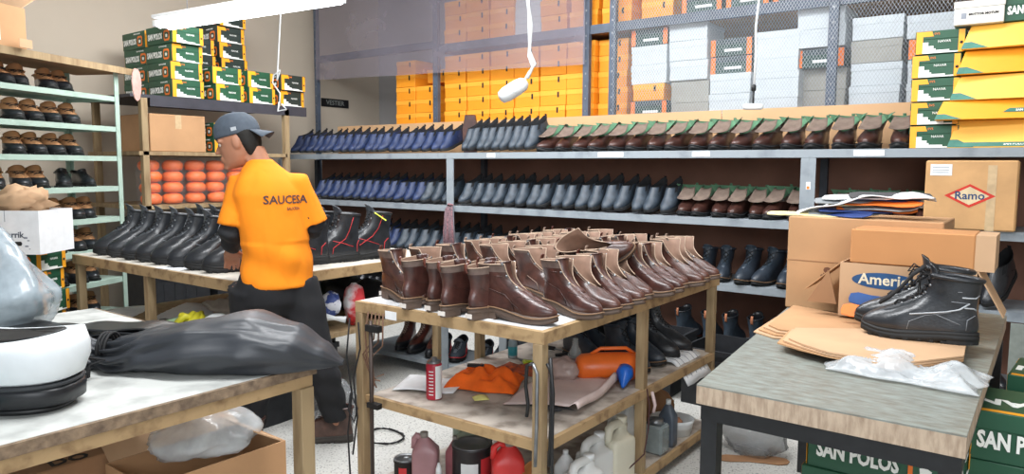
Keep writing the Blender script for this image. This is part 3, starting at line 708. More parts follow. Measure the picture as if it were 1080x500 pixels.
# carton on the green rack
def carton(name, label, loc, rz, L, W, H, m, flaps=True, closed=False, cat='box', tape=False):
    t = thing(name, label, cat, loc, rz); h = .004
    if closed: MB().box((-L/2, -W/2, 0), (L/2, W/2, H)).build('body', m, t, bevel=.004)
    else:
        mb = MB(); mb.box((-L/2, -W/2, 0), (L/2, W/2, h)); mb.box((-L/2, -W/2, h), (L/2, -W/2+h, H)); mb.box((-L/2, W/2-h, h), (L/2, W/2, H))
        mb.box((-L/2, -W/2+h, h), (-L/2+h, W/2-h, H)); mb.box((L/2-h, -W/2+h, h), (L/2, W/2-h, H)); mb.build('body', m, t)
    if tape: MB().box((-.025, -W/2-.001, H*.62), (.025, -W/2-.0002, H)).build('tape', mat('glossy packing tape', '#cbb08a', .2), t)
    return t
def flap(t, w, d, M, m): return MB().prism([(-w/2, 0), (w/2, 0), (w/2-.01, d), (-w/2+.01, d)], 0, .004, M=M).build('flap', m, t)
t = carton('carton', 'open cardboard carton with a white sheet on top of the green rack', gp(.42, .14, 2.031), gx, .60, .36, .24, M_card)
MB().prism([(-.30, .03), (.0, .03), (.0, .22), (-.30, .22)], 0, .002, M=T(0, -.1821, 0) @ R('X', 90) @ T(0.12, 0, 0)).build('white_sheet', M_white, t)
flap(t, .58, .13, T(0, .17, .24) @ R('X', 160), M_carddark); flap(t, .34, .16, T(.29, 0, .24) @ R('Z', -90) @ R('X', 35), M_card2)
MB().prism([(.02, .0), (.11, .0), (.10, .012), (.03, .012)], 0, .05, M=T(.17, -.24, 0)).build('tape', M_card2, t)

# ------------------------------------------------------------------ timber rack along the left wall
wr = thing('timber_rack', 'timber rack with dark shelf of green shoe boxes beside the left wall', 'rack', (0, 0, 0))
for x, y in ((-5.65, 2.83), (-5.65, 4.12), (-6.42, 2.83), (-6.42, 4.12)): MB().box((x, y, 0), (x+.05, y+.05, 1.86)).build('post', M_wood, wr, bevel=.003)
M_darkshelf = mat('dark stained board', '#3a3a42', .6, nscale=10)
mb = MB(); mb.box((-6.5, 2.75, 1.862), (-5.6, 4.36, 1.885)); mb.box((-5.61, 2.9, 1.80), (-5.6, 4.36, 1.8619)); mb.build('shelf', M_darkshelf, wr)
for z, a in ((1.455, 4.14), (1.035, 4.14)): MB().box((-6.45, 2.8, z-.03), (-5.6, a, z)).build('shelf', M_wood, wr)
def spstack(x, y, n, zb, rz, what, proto=None, h=.139, dy=.02):
    for i in range(n):
        lv = 'bottom' if i == 0 else ('top' if i == n-1 else ORD[i+1] + ' from the bottom')
        r_ = random.Random(int(x*100)+i*7+int(y*50))
        put(proto or P_sp, (x + r_.uniform(-dy, dy), y + r_.uniform(-.008, .008), zb + i*(h+.001)), math.radians(rz + r_.uniform(-3, 3)), '%s, %s' % (what, lv), 'shoe box', 'green and orange shoe boxes on the timber rack')
spstack(-5.80, 3.00+.22, 4, 1.886, 0, 'green shoe box in the front stack at the timber rack corner')
spstack(-6.22, 3.00+.24, 4, 1.886, 0, 'green shoe box behind the corner stack near the wall')
spstack(-5.81, 3.00+.59, 2, 1.886, 0, 'green shoe box in the second front stack on the timber rack')
spstack(-6.20, 3.00+.58, 4, 1.886, 0, 'dark green shoe box behind the second front stack', P_spk)
spstack(-5.81, 3.00+.90, 2, 1.886, 0, 'green shoe box in the third front stack on the timber rack')
spstack(-6.22, 3.00+.90, 6, 1.886, 0, 'dark shoe box in the tallest stack near the wall', P_spk)
spstack(-5.81, 3.00+1.22, 2, 1.886, 0, 'dark green shoe box at the right end of the timber rack', P_spk)
t = carton('carton', 'brown cardboard carton on the middle shelf of the timber rack', (-5.85, 3.13, 1.456), PI/2, .46, .46, .29, M_card, closed=True, tape=True)
for i in range(2): put(P_sps, (-5.8, 3.56, 1.456+i*.124), 0, ['green shoe box right of the brown carton, lower', 'green and amber shoe box right of the brown carton, upper'][i], 'shoe box')
M_film = mat('clear polythene film', '#dfe5ea', .18, alpha=.07, bump=.5, bscale=18)
M_peach = mat('orange moulded foam', '#f5742c', .5, nscale=14, var=.12)
for c in range(6):
    y = 2.95 + c*.19
    t = thing('bagged_bundle', 'clear bag of orange foam cups on the timber rack, %s from the left' % ORD[c+1], 'bag', (-5.76, y, 1.037), 0, 'bags of orange foam cups')
    for i in range(4):
        mb = MB(); r_ = random.Random(c*9+i); rr = .078
        mb.lathe([(rr*.55, .0), (rr*.9, .008), (rr*1.05, .035), (rr*1.0, .06), (rr*.7, .082), (rr*.2, .088)], 14, M=T(r_.uniform(-.012, .012), r_.uniform(-.012, .012), .003+i*.088))
        mb.build('foam_cup', M_peach, t)
    rings = []
    for k in range(10):
        z = .002 + k*.041; rr = .098 + .008*math.sin(k*2.3+c) if k < 9 else .05
        rings.append([(rr*math.cos(a*PI/8)*(1+.05*math.sin(a*3+k)), rr*math.sin(a*PI/8)*.95, z) for a in range(16)])
    mb = MB(); mb.loft(rings); mb.build('film', M_film, t)

# ------------------------------------------------------------------ boot bench by the worker
bn = thing('workbench', 'timber bench carrying rows of black work boots behind the worker', 'bench', (0, 0, 0))
BX0, BX1, BY0, BY1, BZ = -4.84, -3.09, 1.98, 3.45, .80
MB().box((BX0, BY0+.012, BZ-.02), (BX1-.012, BY1, BZ)).build('tabletop', mat('pale worktop board', '#c9c3b8', .6, nscale=6), bn)
mb = MB(); mb.box((BX0, BY0, BZ-.055), (BX1-.0121, BY0+.0119, BZ-.002)); mb.box((BX1-.012, BY0, BZ-.055), (BX1, BY1, BZ-.002)); mb.build('edge_strip', M_woodedge, bn)
for x, y in ((BX0, BY0+.013), (-4.0, BY0+.013), (BX1-.06, BY0+.013), (BX0, BY1-.05), (BX1-.06, BY1-.05)): MB().box((x, y, 0), (x+.045, y+.045, BZ-.021)).build('leg', M_wood, bn, bevel=.002)
MB().box((BX0+.05, BY0+.0, .40), (BX1-.065, BY1-.1, .425)).build('lower_shelf', M_wood, bn)
i = 0
for i in range(8):
    x = -4.62 + i*.172; put(P_work, (x, 2.19, BZ), math.radians(254 + random.uniform(-5, 5)), 'black lace up work boot in the front row of the bench, %s from the left' % ORD[i+1], 'boot', 'black work boots on the bench', sc=1.13, mirror=bool(i % 2)).scale.z *= 1.13
for i in range(7):
    x = -4.5 + i*.158; put(P_work, (x, 2.58, BZ), math.radians(254 + random.uniform(-5, 5)), 'black work boot in the second row of the bench, %s from the left' % ORD[i+1], 'boot', 'black work boots on the bench', sc=1.1, mirror=bool(i % 2)).scale.z *= 1.13
for i in range(6):
    x = -4.4 + i*.16; put(P_work, (x, 2.97, BZ), math.radians(254 + random.uniform(-5, 5)), 'black work boot in the third row of the bench, %s from the left' % ORD[i+1], 'boot', 'black work boots on the bench', sc=1.1, mirror=bool(i % 2)).scale.z *= 1.13
for i, (x, y) in enumerate(((-3.36, 2.34), (-3.34, 2.52), (-3.31, 2.72), (-3.27, 2.93))):
    put(P_workred, (x, y, BZ), math.radians(246), 'black work boot with red trim right of the worker, %s from the left' % ORD[i+1], 'boot', 'red trimmed work boots at the bench end', sc=1.18, mirror=bool(i % 2)).scale.z *= 1.13
o = MB().prism([(-.04, -.006), (.04, -.012), (.045, .008), (-.04, .012)], 0, .002).build('paper_tag', mat('lime paper', '#d6e04a', .7)); tag(o, 'lime paper tag on the rightmost red trimmed boot', 'tag'); o.location = (-3.17, 2.98, BZ+.255); o.rotation_euler = (.3, .6, 1.0)
for k, (x, y, a, lb) in enumerate(((-3.75, 2.06, .1, 'white paper sheet under the last front boot on the bench'), (-3.22, 2.24, .5, 'white paper slip under the red trimmed boots'))):
    o = MB().box((-.10, -.07, 0), (.10, .07, .0015)).build('paper_sheet', M_white); tag(o, lb, 'paper'); o.location = (x, y, BZ+.0005); o.rotation_euler.z = a
# things on its lower shelf
mb = MB(); mb.grid(lambda a, b: Vector((-4.75 + a*.85, 2.0 + b*.62 - .1*a, .43 + .012*math.sin(a*7+b*5) + .02*a*b)), 16, 10)
tag(mb.build('paper_sheet', M_white, solid=.002), 'large white paper sheet on the lower shelf of the boot bench', 'paper')
def blob(name, label, cat, loc, sx, sy, sz, m, seed=0, amp=.18, fr=2.5, rz=0, n=26, ridge=0, flat=.0, group=None, taper=0):
    mb = MB(); vs = []; fs = []; nn = n; mm = n//2
    for j in range(mm+1):
        ph = PI*j/mm
        for i in range(nn):
            th = 2*PI*i/nn; d = Vector((math.sin(ph)*math.cos(th), math.sin(ph)*math.sin(th), -math.cos(ph)))
            q = noise.noise(d*fr + Vector((seed*3.1, seed, 0))); rr = 1 + amp*q
            if ridge: rr += ridge*(1-abs(noise.noise(d*fr*2.3 + Vector((seed, 9, 4))))*2.2)
            tp = 1 - taper*max(0, d.z)
            p = Vector((d.x*rr*sx*tp, d.y*rr*sy*tp, max(-flat if flat else -9, d.z*rr)*sz)); vs.append(p)
    zmin = min(p.z for p in vs)
    for j in range(mm):
        for i in range(nn):
            a = j*nn+i; b = j*nn+(i+1) % nn; fs.append((a, b, b+nn, a+nn))
    mb.add([p - Vector((0, 0, zmin)) for p in vs], fs, smooth=True)
    o = mb.build(name, m)
    bm = bmesh.new(); bm.from_mesh(o.data); bmesh.ops.remove_doubles(bm, verts=bm.verts[:], dist=.0003); bmesh.ops.recalc_face_normals(bm, faces=bm.faces[:]); bm.to_mesh(o.data); bm.free()
    o.location = loc; o.rotation_euler.z = rz
    return tag(o, label, cat, group)
blob('plastic_bag', 'crumpled greyish brown plastic bag under the boot bench', 'bag', (-3.95, 2.62, .44), .30, .20, .075, mat('greyish brown film', '#a2968a', .35, bump=.4, bscale=25), 3, .5, 2.2, flat=.4)
blob('plastic_bag', 'dark red bag behind the crumpled brown one', 'bag', (-4.25, 2.85, .428), .16, .12, .09, mat('dark red film', '#8a2f2a', .4), 5, .4, flat=.5)
t = thing('bucket', 'lime green tub standing deep under the boot bench', 'bucket', (-3.92, 3.0, .426)); MB().lathe([(.07, 0), (.08, .2), (.082, .205), (.07, .2), (.065, .01)], 20).build('tub', mat('lime plastic', '#7fae3e', .5), t)
t = thing('basket', 'pale green tub full of yellow gloves below the boot bench', 'tub', (-3.57, 2.02, .426)); MB().lathe([(.105, 0), (.125, .115), (.13, .12), (.12, .115), (.10, .006)], 24).build('tub', mat('pale green plastic', '#a9c7a3', .5), t)
for i in range(5):
    mb = MB(); a = i*1.3; mb.tube([(.05*math.cos(a), .05*math.sin(a), .05), (.07*math.cos(a+.5), .06*math.sin(a+.5), .12), (.03*math.cos(a+1.2), .05*math.sin(a+1.4), .145), (-.03*math.cos(a), -.04*math.sin(a), .12)], [.02, .022, .02, .014], 7)
    mb.build('glove', mat('yellow rubber', '#d9d032', .5), t)
text('Hoja', .045, 'lettering', mat('brown print', '#7a4a3c', .8), t, T(.085, -.095, .06) @ R('Z', 42) @ FRONT)
t = thing('container', 'white and red tub beside the worker under the boot bench', 'tub', (-3.33, 2.02, .426)); MB().lathe([(.07, 0), (.075, .09)], 20).build('band', mat('red plastic', '#c8352b', .5), t); MB().lathe([(.075, .0901), (.08, .13), (.06, .165), (.03, .18)], 20).build('lid', M_whiteplastic, t)
t = thing('charger', 'small black power adapter left of the glove tub', 'adapter', (-3.86, 2.03, .426)); MB().box((-.03, -.02, 0), (.03, .02, .085)).build('body', M_black, t, bevel=.004); MB().tube([(0, 0, .02), (.06, -.02, .01), (.12, .01, .008)], .003, 6).build('cable', M_lace_blk, t)
t = thing('glue_gun_cartridge', 'yellow and white sealant tube under the bench end', 'tube', (-3.25, 2.42, .50), .6); MB().lathe([(.022, 0), (.022, .16), (.008, .17), (.004, .23)], 14, M=R('Y', -35)).build('barrel', mat('yellow label', '#d8a83a', .5), t); MB().lathe([(.0225, .1), (.0225, .15)], 14, M=R('Y', -35)).build('band', M_whiteplastic, t)
t = thing('spray_gun', 'white plastic container with round black hole under the bench end', 'container', (-3.30, 2.52, .426), .9); MB().lathe([(.055, 0), (.075, .02), (.08, .07), (.07, .12), (.03, .14)], 20, M=R('X', 0)).build('body', M_whiteplastic, t); MB().lathe([(.02, 0), (.02, .004)], 14, M=T(.0, -.079, .07) @ R('X', 90)).build('hole', M_black, t); MB().lathe([(.03, 0), (.022, .05), (.012, .1), (.02, .16)], 14, M=T(.07, 0, .09) @ R('Y', 100)).build('nozzle', M_whiteplastic, t)
blob('cloth_bag', 'red and white packet at the bench end', 'packet', (-3.22, 2.82, .426), .07, .06, .12, mat('red and white packet', '#c8343a', .5, col2='#e8e8ea', nscale=5, fac=(.42, .5)), 8, .2, 2)
blob('cloth_bag', 'blue and white patterned packet beside the red one', 'packet', (-3.24, 2.66, .50), .07, .05, .07, mat('blue and white packet', '#3b4f8f', .5, col2='#d9dde6', nscale=22, fac=(.45, .5)), 9, .2, 2)

# ------------------------------------------------------------------ stack of shoe boxes and the white box
rz0 = 36
for i in range(7): put(P_sps, (-4.79 + .012*math.sin(i*2), 1.70 + .01*math.cos(i*3), .0 + i*.1235), math.radians(rz0-4 + 3*math.sin(i*1.7)), 'green shoe box in the floor stack under the white box, %s' % ('bottom' if i == 0 else 'top' if i == 6 else ORD[i+1] + ' from the bottom'), 'shoe box', 'green shoe boxes in the floor stack')
t = thing('storage_box', 'white cardboard box with grey print on the green shoe box stack', 'box', (-4.575, 1.635, .868), math.radians(rz0))
L_, W_, H_ = .36, .30, .235; mb = MB(); h = .005
mb.box((-L_/2, -W_/2, 0), (L_/2, W_/2, h)); mb.box((-L_/2, -W_/2, h), (L_/2, -W_/2+h, H_)); mb.box((-L_/2, W_/2-h, h), (L_/2, W_/2, H_)); mb.box((-L_/2, -W_/2+h, h), (-L_/2+h, W_/2-h, H_)); mb.box((L_/2-h, -W_/2+h, h), (L_/2, W_/2-h, H_)); mb.build('body', M_white, t)
M_gprint = mat('grey print', '#8a8f98', .7)
text('mo', .045, 'lettering', M_gprint, t, T(-.045, -W_/2-.001, .105) @ FRONT); text('marrik', .045, 'lettering', mat('dark grey print', '#565b66', .7), t, T(.035, -W_/2-.001, .105) @ FRONT, bold=.001)
mb = MB(); mb.prism([(-.04, -.011), (.04, -.011), (.046, 0), (.04, .012), (-.04, .010), (-.046, 0)], 0, .002, M=T(.04, -W_/2-.0001, .058) @ FRONT); mb.build('hand_hole', M_black, t)
text('C ϕ 8 C\n- - - - -', .018, 'lettering', M_gprint, t, T(-.07, -W_/2-.001, .062) @ FRONT)
for (x, z, s_) in ((.105, .09, .010), (.12, .075, .006), (.11, .045, .009), (-.07, .018, .011), (-.03, .018, .006), (.125, .03, .004)): MB().box((x-s_, -W_/2-.0015, z-s_*.5), (x+s_, -W_/2-.0002, z+s_*.5)).build('print_mark', M_gprint, t)
MB().box((-.003, -W_/2-.0012, H_-.06), (.0, -W_/2-.0002, H_)).build('slit', M_gprint, t)
for i in range(4):
    a = i*.9; mb = MB(); mb.tube([(-.15+.02*i, -.1, .2), (-.13+.03*i, -.155, .25+.012*math.sin(a)), (-.14+.03*i, -.158, .2), (-.15+.02*i, -.157, .14+.02*i)], .0018, 5); mb.build('string', M_lace_blk, t)
blob('paper_wad', 'crumpled brown paper filling the white box', 'paper', (-4.58, 1.64, 1.03), .14, .12, .09, M_card2, 4, .5, 4)
t = put(P_sps, (-4.52, 1.28, .88), math.radians(rz0+90), 'amber ended shoe box at the left picture edge by the white box', 'shoe box')
t2 = put(P_sps, (-4.52, 1.28, 1.004), math.radians(rz0+88), 'amber ended shoe box upper at the left picture edge', 'shoe box')
tag(carton('carton', 'brown carton stand under the edge shoe boxes', (-4.52, 1.28, 0), math.radians(rz0), .3, .3, .878, M_card, closed=True), None, None)

# ------------------------------------------------------------------ grey low rack beyond the middle table
lr = thing('shoe_rack', 'low grey steel rack of sneakers beyond the middle table', 'rack', (0, 0, 0))
LRY = 3.40
MB().box((-3.85, LRY, .07), (-2.55, LRY+.38, .10)).build('shelf', M_shelf, lr); MB().box((-3.85, LRY, .50), (-2.55, LRY+.38, .53)).build('shelf', M_shelf, lr)
for x in (-3.85, -3.06, -2.60): MB().box((x, LRY-.012, 0), (x+.05, LRY-.001, .53)).build('post', M_shelf, lr)
row(P_laced, 3, -3.55, -3.27, LRY+.17, .101, -72, 'brown laced ankle boot with black toe', 'on the low grey rack', 'boot', 'laced boots on the low rack', sc=1.1)
put(P_sneak, (-3.20, LRY+.16, .101), math.radians(-60), 'charcoal sneaker with red side stripe, left of the low rack post', 'sneaker', sc=1.15)
put(P_sneak, (-3.10+.02, LRY+.18, .101), math.radians(-62), 'charcoal sneaker with red side stripe, close to the low rack post', 'sneaker', sc=1.15)
put(P_sneak, (-2.86, LRY+.18, .101), math.radians(-62), 'charcoal sneaker with red stripe right of the low rack post', 'sneaker', sc=1.15)
row(P_padded, 2, -2.72, -2.62, LRY+.17, .101, -85, 'dark ankle boot in the shade', 'on the low grey rack', 'boot', 'dark boots on the low rack', sc=1.05)

# dark crates and bags added to darken the gaps below bench and racks
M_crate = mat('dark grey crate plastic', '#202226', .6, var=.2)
def crate(label, loc, rz, L, W, H, m=None):
    t = thing('crate', label, 'crate', loc, math.radians(rz)); h = .012; m = m or M_crate
    mb = MB(); mb.box((-L/2, -W/2, 0), (L/2, W/2, h)); mb.box((-L/2, -W/2, h), (L/2, -W/2+h, H)); mb.box((-L/2, W/2-h, h), (L/2, W/2, H)); mb.box((-L/2, -W/2+h, h), (-L/2+h, W/2-h, H)); mb.box((L/2-h, -W/2+h, h), (L/2, W/2-h, H)); mb.build('body', m, t)
    mb = MB(); mb.box((-L/2-.008, -W/2-.008, H-.03), (L/2+.008, -W/2-.0001, H)); mb.box((L/2+.0001, -W/2-.008, H-.03), (L/2+.008, W/2+.008, H)); mb.build('rim', m, t)
    for k in range(4): MB().box((-L*.36+k*L*.2, -W/2-.004, .03), (-L*.36+k*L*.2+L*.12, -W/2-.0001, H-.06)).build('rib', m, t)
    return t
crate('dark crate added to darken space under the left end of the boot bench', (-4.45, 2.75, 0), 4, .55, .45, .33)
crate('dark crate added to darken space under the middle of the boot bench', (-3.85, 2.75, 0), -3, .55, .45, .34)
crate('dark crate added to darken space under the right end of the boot bench', (-3.40, 2.42, 0), 2, .40, .50, .36)
crate('dark crate added to darken the floor before the rack, farthest right one', (-.75, 4.15, 0), 3, .55, .42, .30)  # this row of crates is added so the floor reads dark
crate('dark crate added to darken the floor before the rack, next to the farthest right one', (-1.38, 4.10, 0), -2, .55, .42, .33)
crate('dark crate added to darken the floor before the rack, behind the middle table corner', (-2.02, 4.12, 0), 2, .55, .42, .34)
crate('dark crate added to darken the floor before the rack, behind the low grey rack', (-2.68, 4.14, 0), -2, .55, .42, .34)
for i, (y, z) in enumerate(((3.1, 0), (3.62, 0), (3.1, .461), (3.62, .461), (4.12, 0), (4.12, .461))):  # added dark mass that covers the pale wall below this rack
    crate('stacked dark crate added to darken the gap under the timber rack, %s' % ['near lower', 'middle lower', 'near upper', 'middle upper', 'far lower', 'far upper'][i], (-5.92, y+.05, z+.001), 90 + 2*math.sin(i*2), .46, .5, .46)
for i, (x, y) in enumerate(((-4.5, 3.1), (-4.1, 3.15), (-3.7, 3.15), (-3.35, 3.1))):  # bags added as dark filler at the back of the shelf
    blob('bag', 'dark bin bag added to darken the lower bench shelf, %s from the left' % ORD[i+1], 'bag', (x, y, .427), .19, .14, .13, mat('black bin bag', '#15161a', .35, bump=.4, bscale=14), 40+i, .25, 2, ridge=.08, flat=.7)
row(P_blackslip, 8, -4.60, -3.3, 2.42, .427, -60, 'black shoe on the lower bench shelf', 'behind the tubs', 'shoe', 'black shoes on the lower bench shelf', sc=1.0, jr=15) if False else None
t = thing('water_bottle', 'clear water bottle standing under the boot bench end', 'bottle', (-2.92, 2.62, 0)); MB().lathe([(.03, 0), (.034, .01), (.034, .13), (.028, .17), (.013, .205), (.013, .23)], 20).build('body', mat('clear bottle plastic', '#bcc8cc', .1, alpha=.4), t); MB().lathe([(.015, .2301), (.015, .25), (.002, .25)], 14).build('cap', M_whiteplastic, t)
blob('plastic_bag', 'clear crinkled plastic bag under the bench beside the worker', 'bag', (-2.92, 2.40, .0), .13, .11, .14, mat('smoky clear film', '#8d9093', .15, alpha=.5, bump=.6, bscale=12), 61, .25, 2, n=40, ridge=.1, flat=.8)
t = thing('cable', 'black cable coiled on the floor under the bench end', 'cable', (-2.62, 2.45, .006)); MB().tube([(.12*math.cos(a*.5)*(1+.1*math.sin(a)), .10*math.sin(a*.5), .004*(a % 3)) for a in range(30)], .004, 6).build('coil', M_lace_blk, t)

# ------------------------------------------------------------------ middle table with brown boots
M_paint = mat('paint splashed board', '#bdb3a8', .65, nscale=11, col2='#857a70', fac=(.34, .58), bump=.05)
mt = thing('work_table', 'timber table with two shelves carrying brown boots in the middle', 'table', (0, 0, 0))
X0, X1, Y0, Y1, TZ = -2.19, -1.29, 1.92, 3.46, .82
MB().box((X0+.006, Y0+.022, TZ-.018), (X1-.022, Y1, TZ)).build('tabletop', mat('white worktop sheet', '#d9dadb', .5, nscale=9, var=.08), mt)
mb = MB(); mb.box((X0, Y0, TZ-.042), (X1-.0221, Y0+.0219, TZ-.001)); mb.box((X1-.022, Y0, TZ-.042), (X1, Y1, TZ-.001)); mb.box((X0, Y0+.022, TZ-.055), (X0+.0059, Y1, TZ-.001)); mb.build('edge_strip', M_woodedge, mt)
for z, nm in ((.445, 'middle_shelf'), (.085, 'bottom_shelf')):
    MB().box((X0+.05, Y0+.03, z-.02), (X1-.02, Y1-.02, z)).build(nm, M_paint, mt)
    mb = MB(); mb.box((X0+.03, Y0+.012, z-.036), (X1-.03, Y0+.0299, z-.001)); mb.box((X1-.0199, Y0+.04, z-.036), (X1-.002, Y1-.04, z-.001)); mb.build('shelf_edge', M_woodedge, mt)
for x, y in ((X0, Y0+.0), (X1-.045, Y0+.0), (X1-.045, 2.66), (X0, 2.66), (X0, Y1-.05), (X1-.045, Y1-.05)):
    MB().box((x, y-.001, 0), (x+.038, y+.037, TZ-.043)).build('leg', M_wood, mt, bevel=.002)
MB().box((-2.02, Y0-.0015, TZ-.05), (-1.96, Y0-.0002, TZ-.018)).build('price_label', M_white, mt)
# papers between the boots
for i, (x, y, a) in enumerate(((-1.36, 2.30, .1), (-1.36, 2.62, -.2), (-1.36, 2.95, .15), (-1.38, 3.2, 0), (-1.6, 1.99, .1), (-1.95, 2.0, .0))):
    o = MB().box((-.07, -.1 if i < 4 else -.04, 0), (.06, .1 if i < 4 else .04, .0012)).build('paper_sheet', M_white); tag(o, 'white paper under the table edge boots, %s from the near end' % ORD[i+1] if i < 4 else ['white paper slip by the nearest boot heels', 'white paper slip by the far left front boots'][i-4], 'paper'); o.location = (x, y, TZ+.0005); o.rotation_euler.z = a
pr = [P_brown, P_brownb]
def bt(i, x, y, rz, lb, sc=1.0, tilt=0, roll=0, z=TZ+.002, g=None):
    put(pr[i % 2], (x, y, z), math.radians(rz), lb, 'boot', g or 'brown ankle boots on the middle table', sc=sc, mirror=bool(i % 2), tilt=math.radians(tilt), roll=math.radians(roll))
bt(0, -2.02, 2.02, -12, 'brown ankle boot at the far left front corner of the table, toe right', 1.08)
bt(1, -1.98, 2.17, -6, 'brown ankle boot just behind the far left corner boot', 1.08)
bt(0, -1.98, 2.34, -4, 'brown ankle boot third back from the far left corner', 1.08)
for i, (x, y, a) in enumerate(((-1.895, 2.05, 84), (-1.785, 2.075, 80), (-1.690, 2.03, 86), (-1.625, 2.13, 80), (-1.565, 2.05, 78))):
    bt(0, x, y, a, 'brown boot with white heel label facing us, %s from the left' % ORD[i+1], 1.03, g='heel facing brown boots')
bt(0, -1.455, 2.005, 6, 'nearest brown boot at the front right corner, side on', 1.08)
nm = ['row at the table edge on the right', 'second row from the right edge', 'third row from the right edge', 'leftmost row of the table']
for c, (xc, ys, sc) in enumerate(((-1.37, 2.20, 1.08), (-1.62, 2.42, 1.06), (-1.88, 2.52, 1.05), (-2.08, 2.62, 1.02))):
    n = int((3.42-ys)/.112)
    for i in range(n+1):
        y = ys + i*.112; r_ = random.Random(c*100+i)
        bt(1 if r_.random() < .6 else 0, xc + r_.uniform(-.02, .02), y, (-6 if c else -14) + r_.uniform(-6, 6), 'brown boot in the %s, %s from near end' % (nm[c], ORD[i+1]), sc*(1+r_.uniform(-.03, .03)))
bt(1, -1.50, 2.70, 10, 'brown boot lying tilted across the right edge row', 1.0, tilt=-18, roll=55, z=TZ+.15)

# --- things on the middle shelf
MS = .447
def cyl(name, prof, m, parent, M=None, n=24): return MB().lathe(prof, n, M=M).build(name, m, parent)
t = thing('spray_can', 'tall red and white spray can on the middle shelf', 'spray can', (-1.90, 2.06, MS), .7)
cyl('body', [(.030, 0), (.031, .004), (.031, .135), (.029, .142)], mat('crimson can print', '#b02338', .35), t)
mb = MB(); n = 12; mb.loft([[(.0315*math.cos(-2.6+i*.17), .0315*math.sin(-2.6+i*.17), z) for i in range(n)] for z in (.004, .134)], cap0=False, cap1=False)
mb = MB(); mb.grid(lambda a, b: Vector((.0316*math.cos(-1.35+a*1.1), .0316*math.sin(-1.35+a*1.1), .004+.13*b)), 12, 1); mb.build('white_label', M_whiteplastic, t)
for i in range(8):
    mb = MB(); mb.grid(lambda a, b: Vector((.0319*math.cos(-2.2+a*.6), .0319*math.sin(-2.2+a*.6), .02+.013*i+.004*b)), 4, 1); mb.build('print_line', M_whiteplastic, t)
cyl('dome', [(.029, .142), (.026, .150), (.014, .154), (.013, .162), (.006, .165)], M_steel, t)
o = MB().grid(lambda a, b: Vector((-.13+.26*a, -.1+.2*b, .002+.01*abs(math.sin(a*4+b)))), 8, 6).build('paper_sheet', M_white, solid=.001); tag(o, 'white paper sheet behind the red spray can', 'paper'); o.location = (-2.02, 2.17, MS); o.rotation_euler.z = .4
def crumple(name, label, cat, loc, r, h, m, seed, n=18, rz=0, stretch=(1, 1), solid=.002, hump=1.0):
    def fn(a, b):
        x = (a-.5)*2; y = (b-.5)*2
        e = 1 + .25*noise.noise(Vector((math.atan2(y, x)*1.2, seed, 0)))
        q = noise.noise(Vector((x*2.2, y*2.2, seed))) ; q2 = 1-abs(noise.noise(Vector((x*4, y*4, seed+5))))*2
        ed = max(0, 1-(max(abs(x), abs(y)))**3)
        return Vector((x*r*stretch[0]*e, y*r*stretch[1]*e, .003 + h*ed*(.45*hump+.6*q+.25*q2 if .45*hump+.6*q+.25*q2 > 0 else 0)))
    mb = MB(); mb.grid(fn, n, n); o = mb.build(name, m, solid=solid); o.location = loc; o.rotation_euler.z = rz
    return tag(o, label, cat)
crumple('cloth', 'crumpled bright orange cloth rag on the middle shelf', 'cloth', (-1.86, 2.33, MS), .13, .085, mat('bright orange cloth', '#f0660f', .85, var=.1), 2, 26, .4, (1.15, .9))
crumple('cloth', 'flattened tail of orange netting beside the orange rag', 'cloth', (-1.86, 2.58, MS), .09, .03, mat('rust orange cloth', '#c95a2a', .85, nscale=50, col2='#5f3a30'), 4, 16, .1, (1.2, .7))
t = thing('phone', 'small black tool wrapped in the orange rag', 'tool', (-1.88, 2.30, MS+.075), .5); MB().box((-.04, -.012, 0), (.03, .012, .012)).build('body', M_black, t, bevel=.003); MB().tube([(-.05, 0, .006), (-.04, 0, .006)], .006, 8).build('tip', M_whiteplastic, t)
for i, (x, y, a, lb) in enumerate(((-1.99, 2.32, .3, 'yellow sticky note left of the orange rag'), (-1.75, 2.165, .9, 'yellow paper scrap on the shelf front'))):
    o = MB().grid(lambda a_, b_: Vector((-.03+.06*a_, -.025+.05*b_, .002+.008*math.sin(a_*3)*b_)), 5, 4).build('sticky_note', mat('pale yellow paper', '#e6e08a', .8), solid=.001); tag(o, lb, 'note'); o.location = (x, y, MS); o.rotation_euler.z = a
t = thing('bottle', 'small dropper bottle with teal label behind the orange rag', 'bottle', (-2.02, 2.74, MS)); cyl('body', [(.022, 0), (.022, .07), (.018, .085), (.010, .095)], mat('clear bluish plastic', '#b9c9cf', .2, alpha=.6), t); cyl('label', [(.0226, .012), (.0226, .055)], mat('teal label', '#2f8d98', .5), t); cyl('nozzle', [(.011, .095), (.010, .112), (.004, .135), (.003, .15)], M_whiteplastic, t)
t = thing('pliers', 'lime handled pliers behind the orange rag', 'pliers', (-1.90, 2.66, MS+.01), -.4)
for s_ in (-1, 1): MB().tube([(0, 0, .01), (.04, s_*.018, .014), (.09, s_*.016, .012)], .007, 7).build('handle', mat('lime plastic grip', '#b9d62a', .4), t)
MB().tube([(-.05, 0, .01), (0, 0, .01)], [.004, .008], 7).build('jaw', M_steel, t)
for i, (x, y, a) in enumerate(((-1.78, 2.7, .2), (-1.70, 2.78, 1.0), (-1.62, 2.86, -.5), (-1.80, 2.9, .6), (-1.95, 2.95, .1))):
    t = thing('shoe_last_tool', ['black handled knife lying among the shelf tools', 'black scraper lying beyond the knife', 'dark file lying near the glass bottle', 'black rasp lying at the back of the shelf', 'dark hammer at the back of the shelf'][i], 'tool', (x, y, MS+.012), a)
    MB().tube([(-.07, 0, 0), (-.02, 0, .004), (.03, 0, .004)], [.008, .011, .010], 8).build('handle', M_black, t); MB().box((.028, -.008, 0), (.12, .008, .004)).build('blade', M_steel, t)
def rag_fn(sd):
    return sd
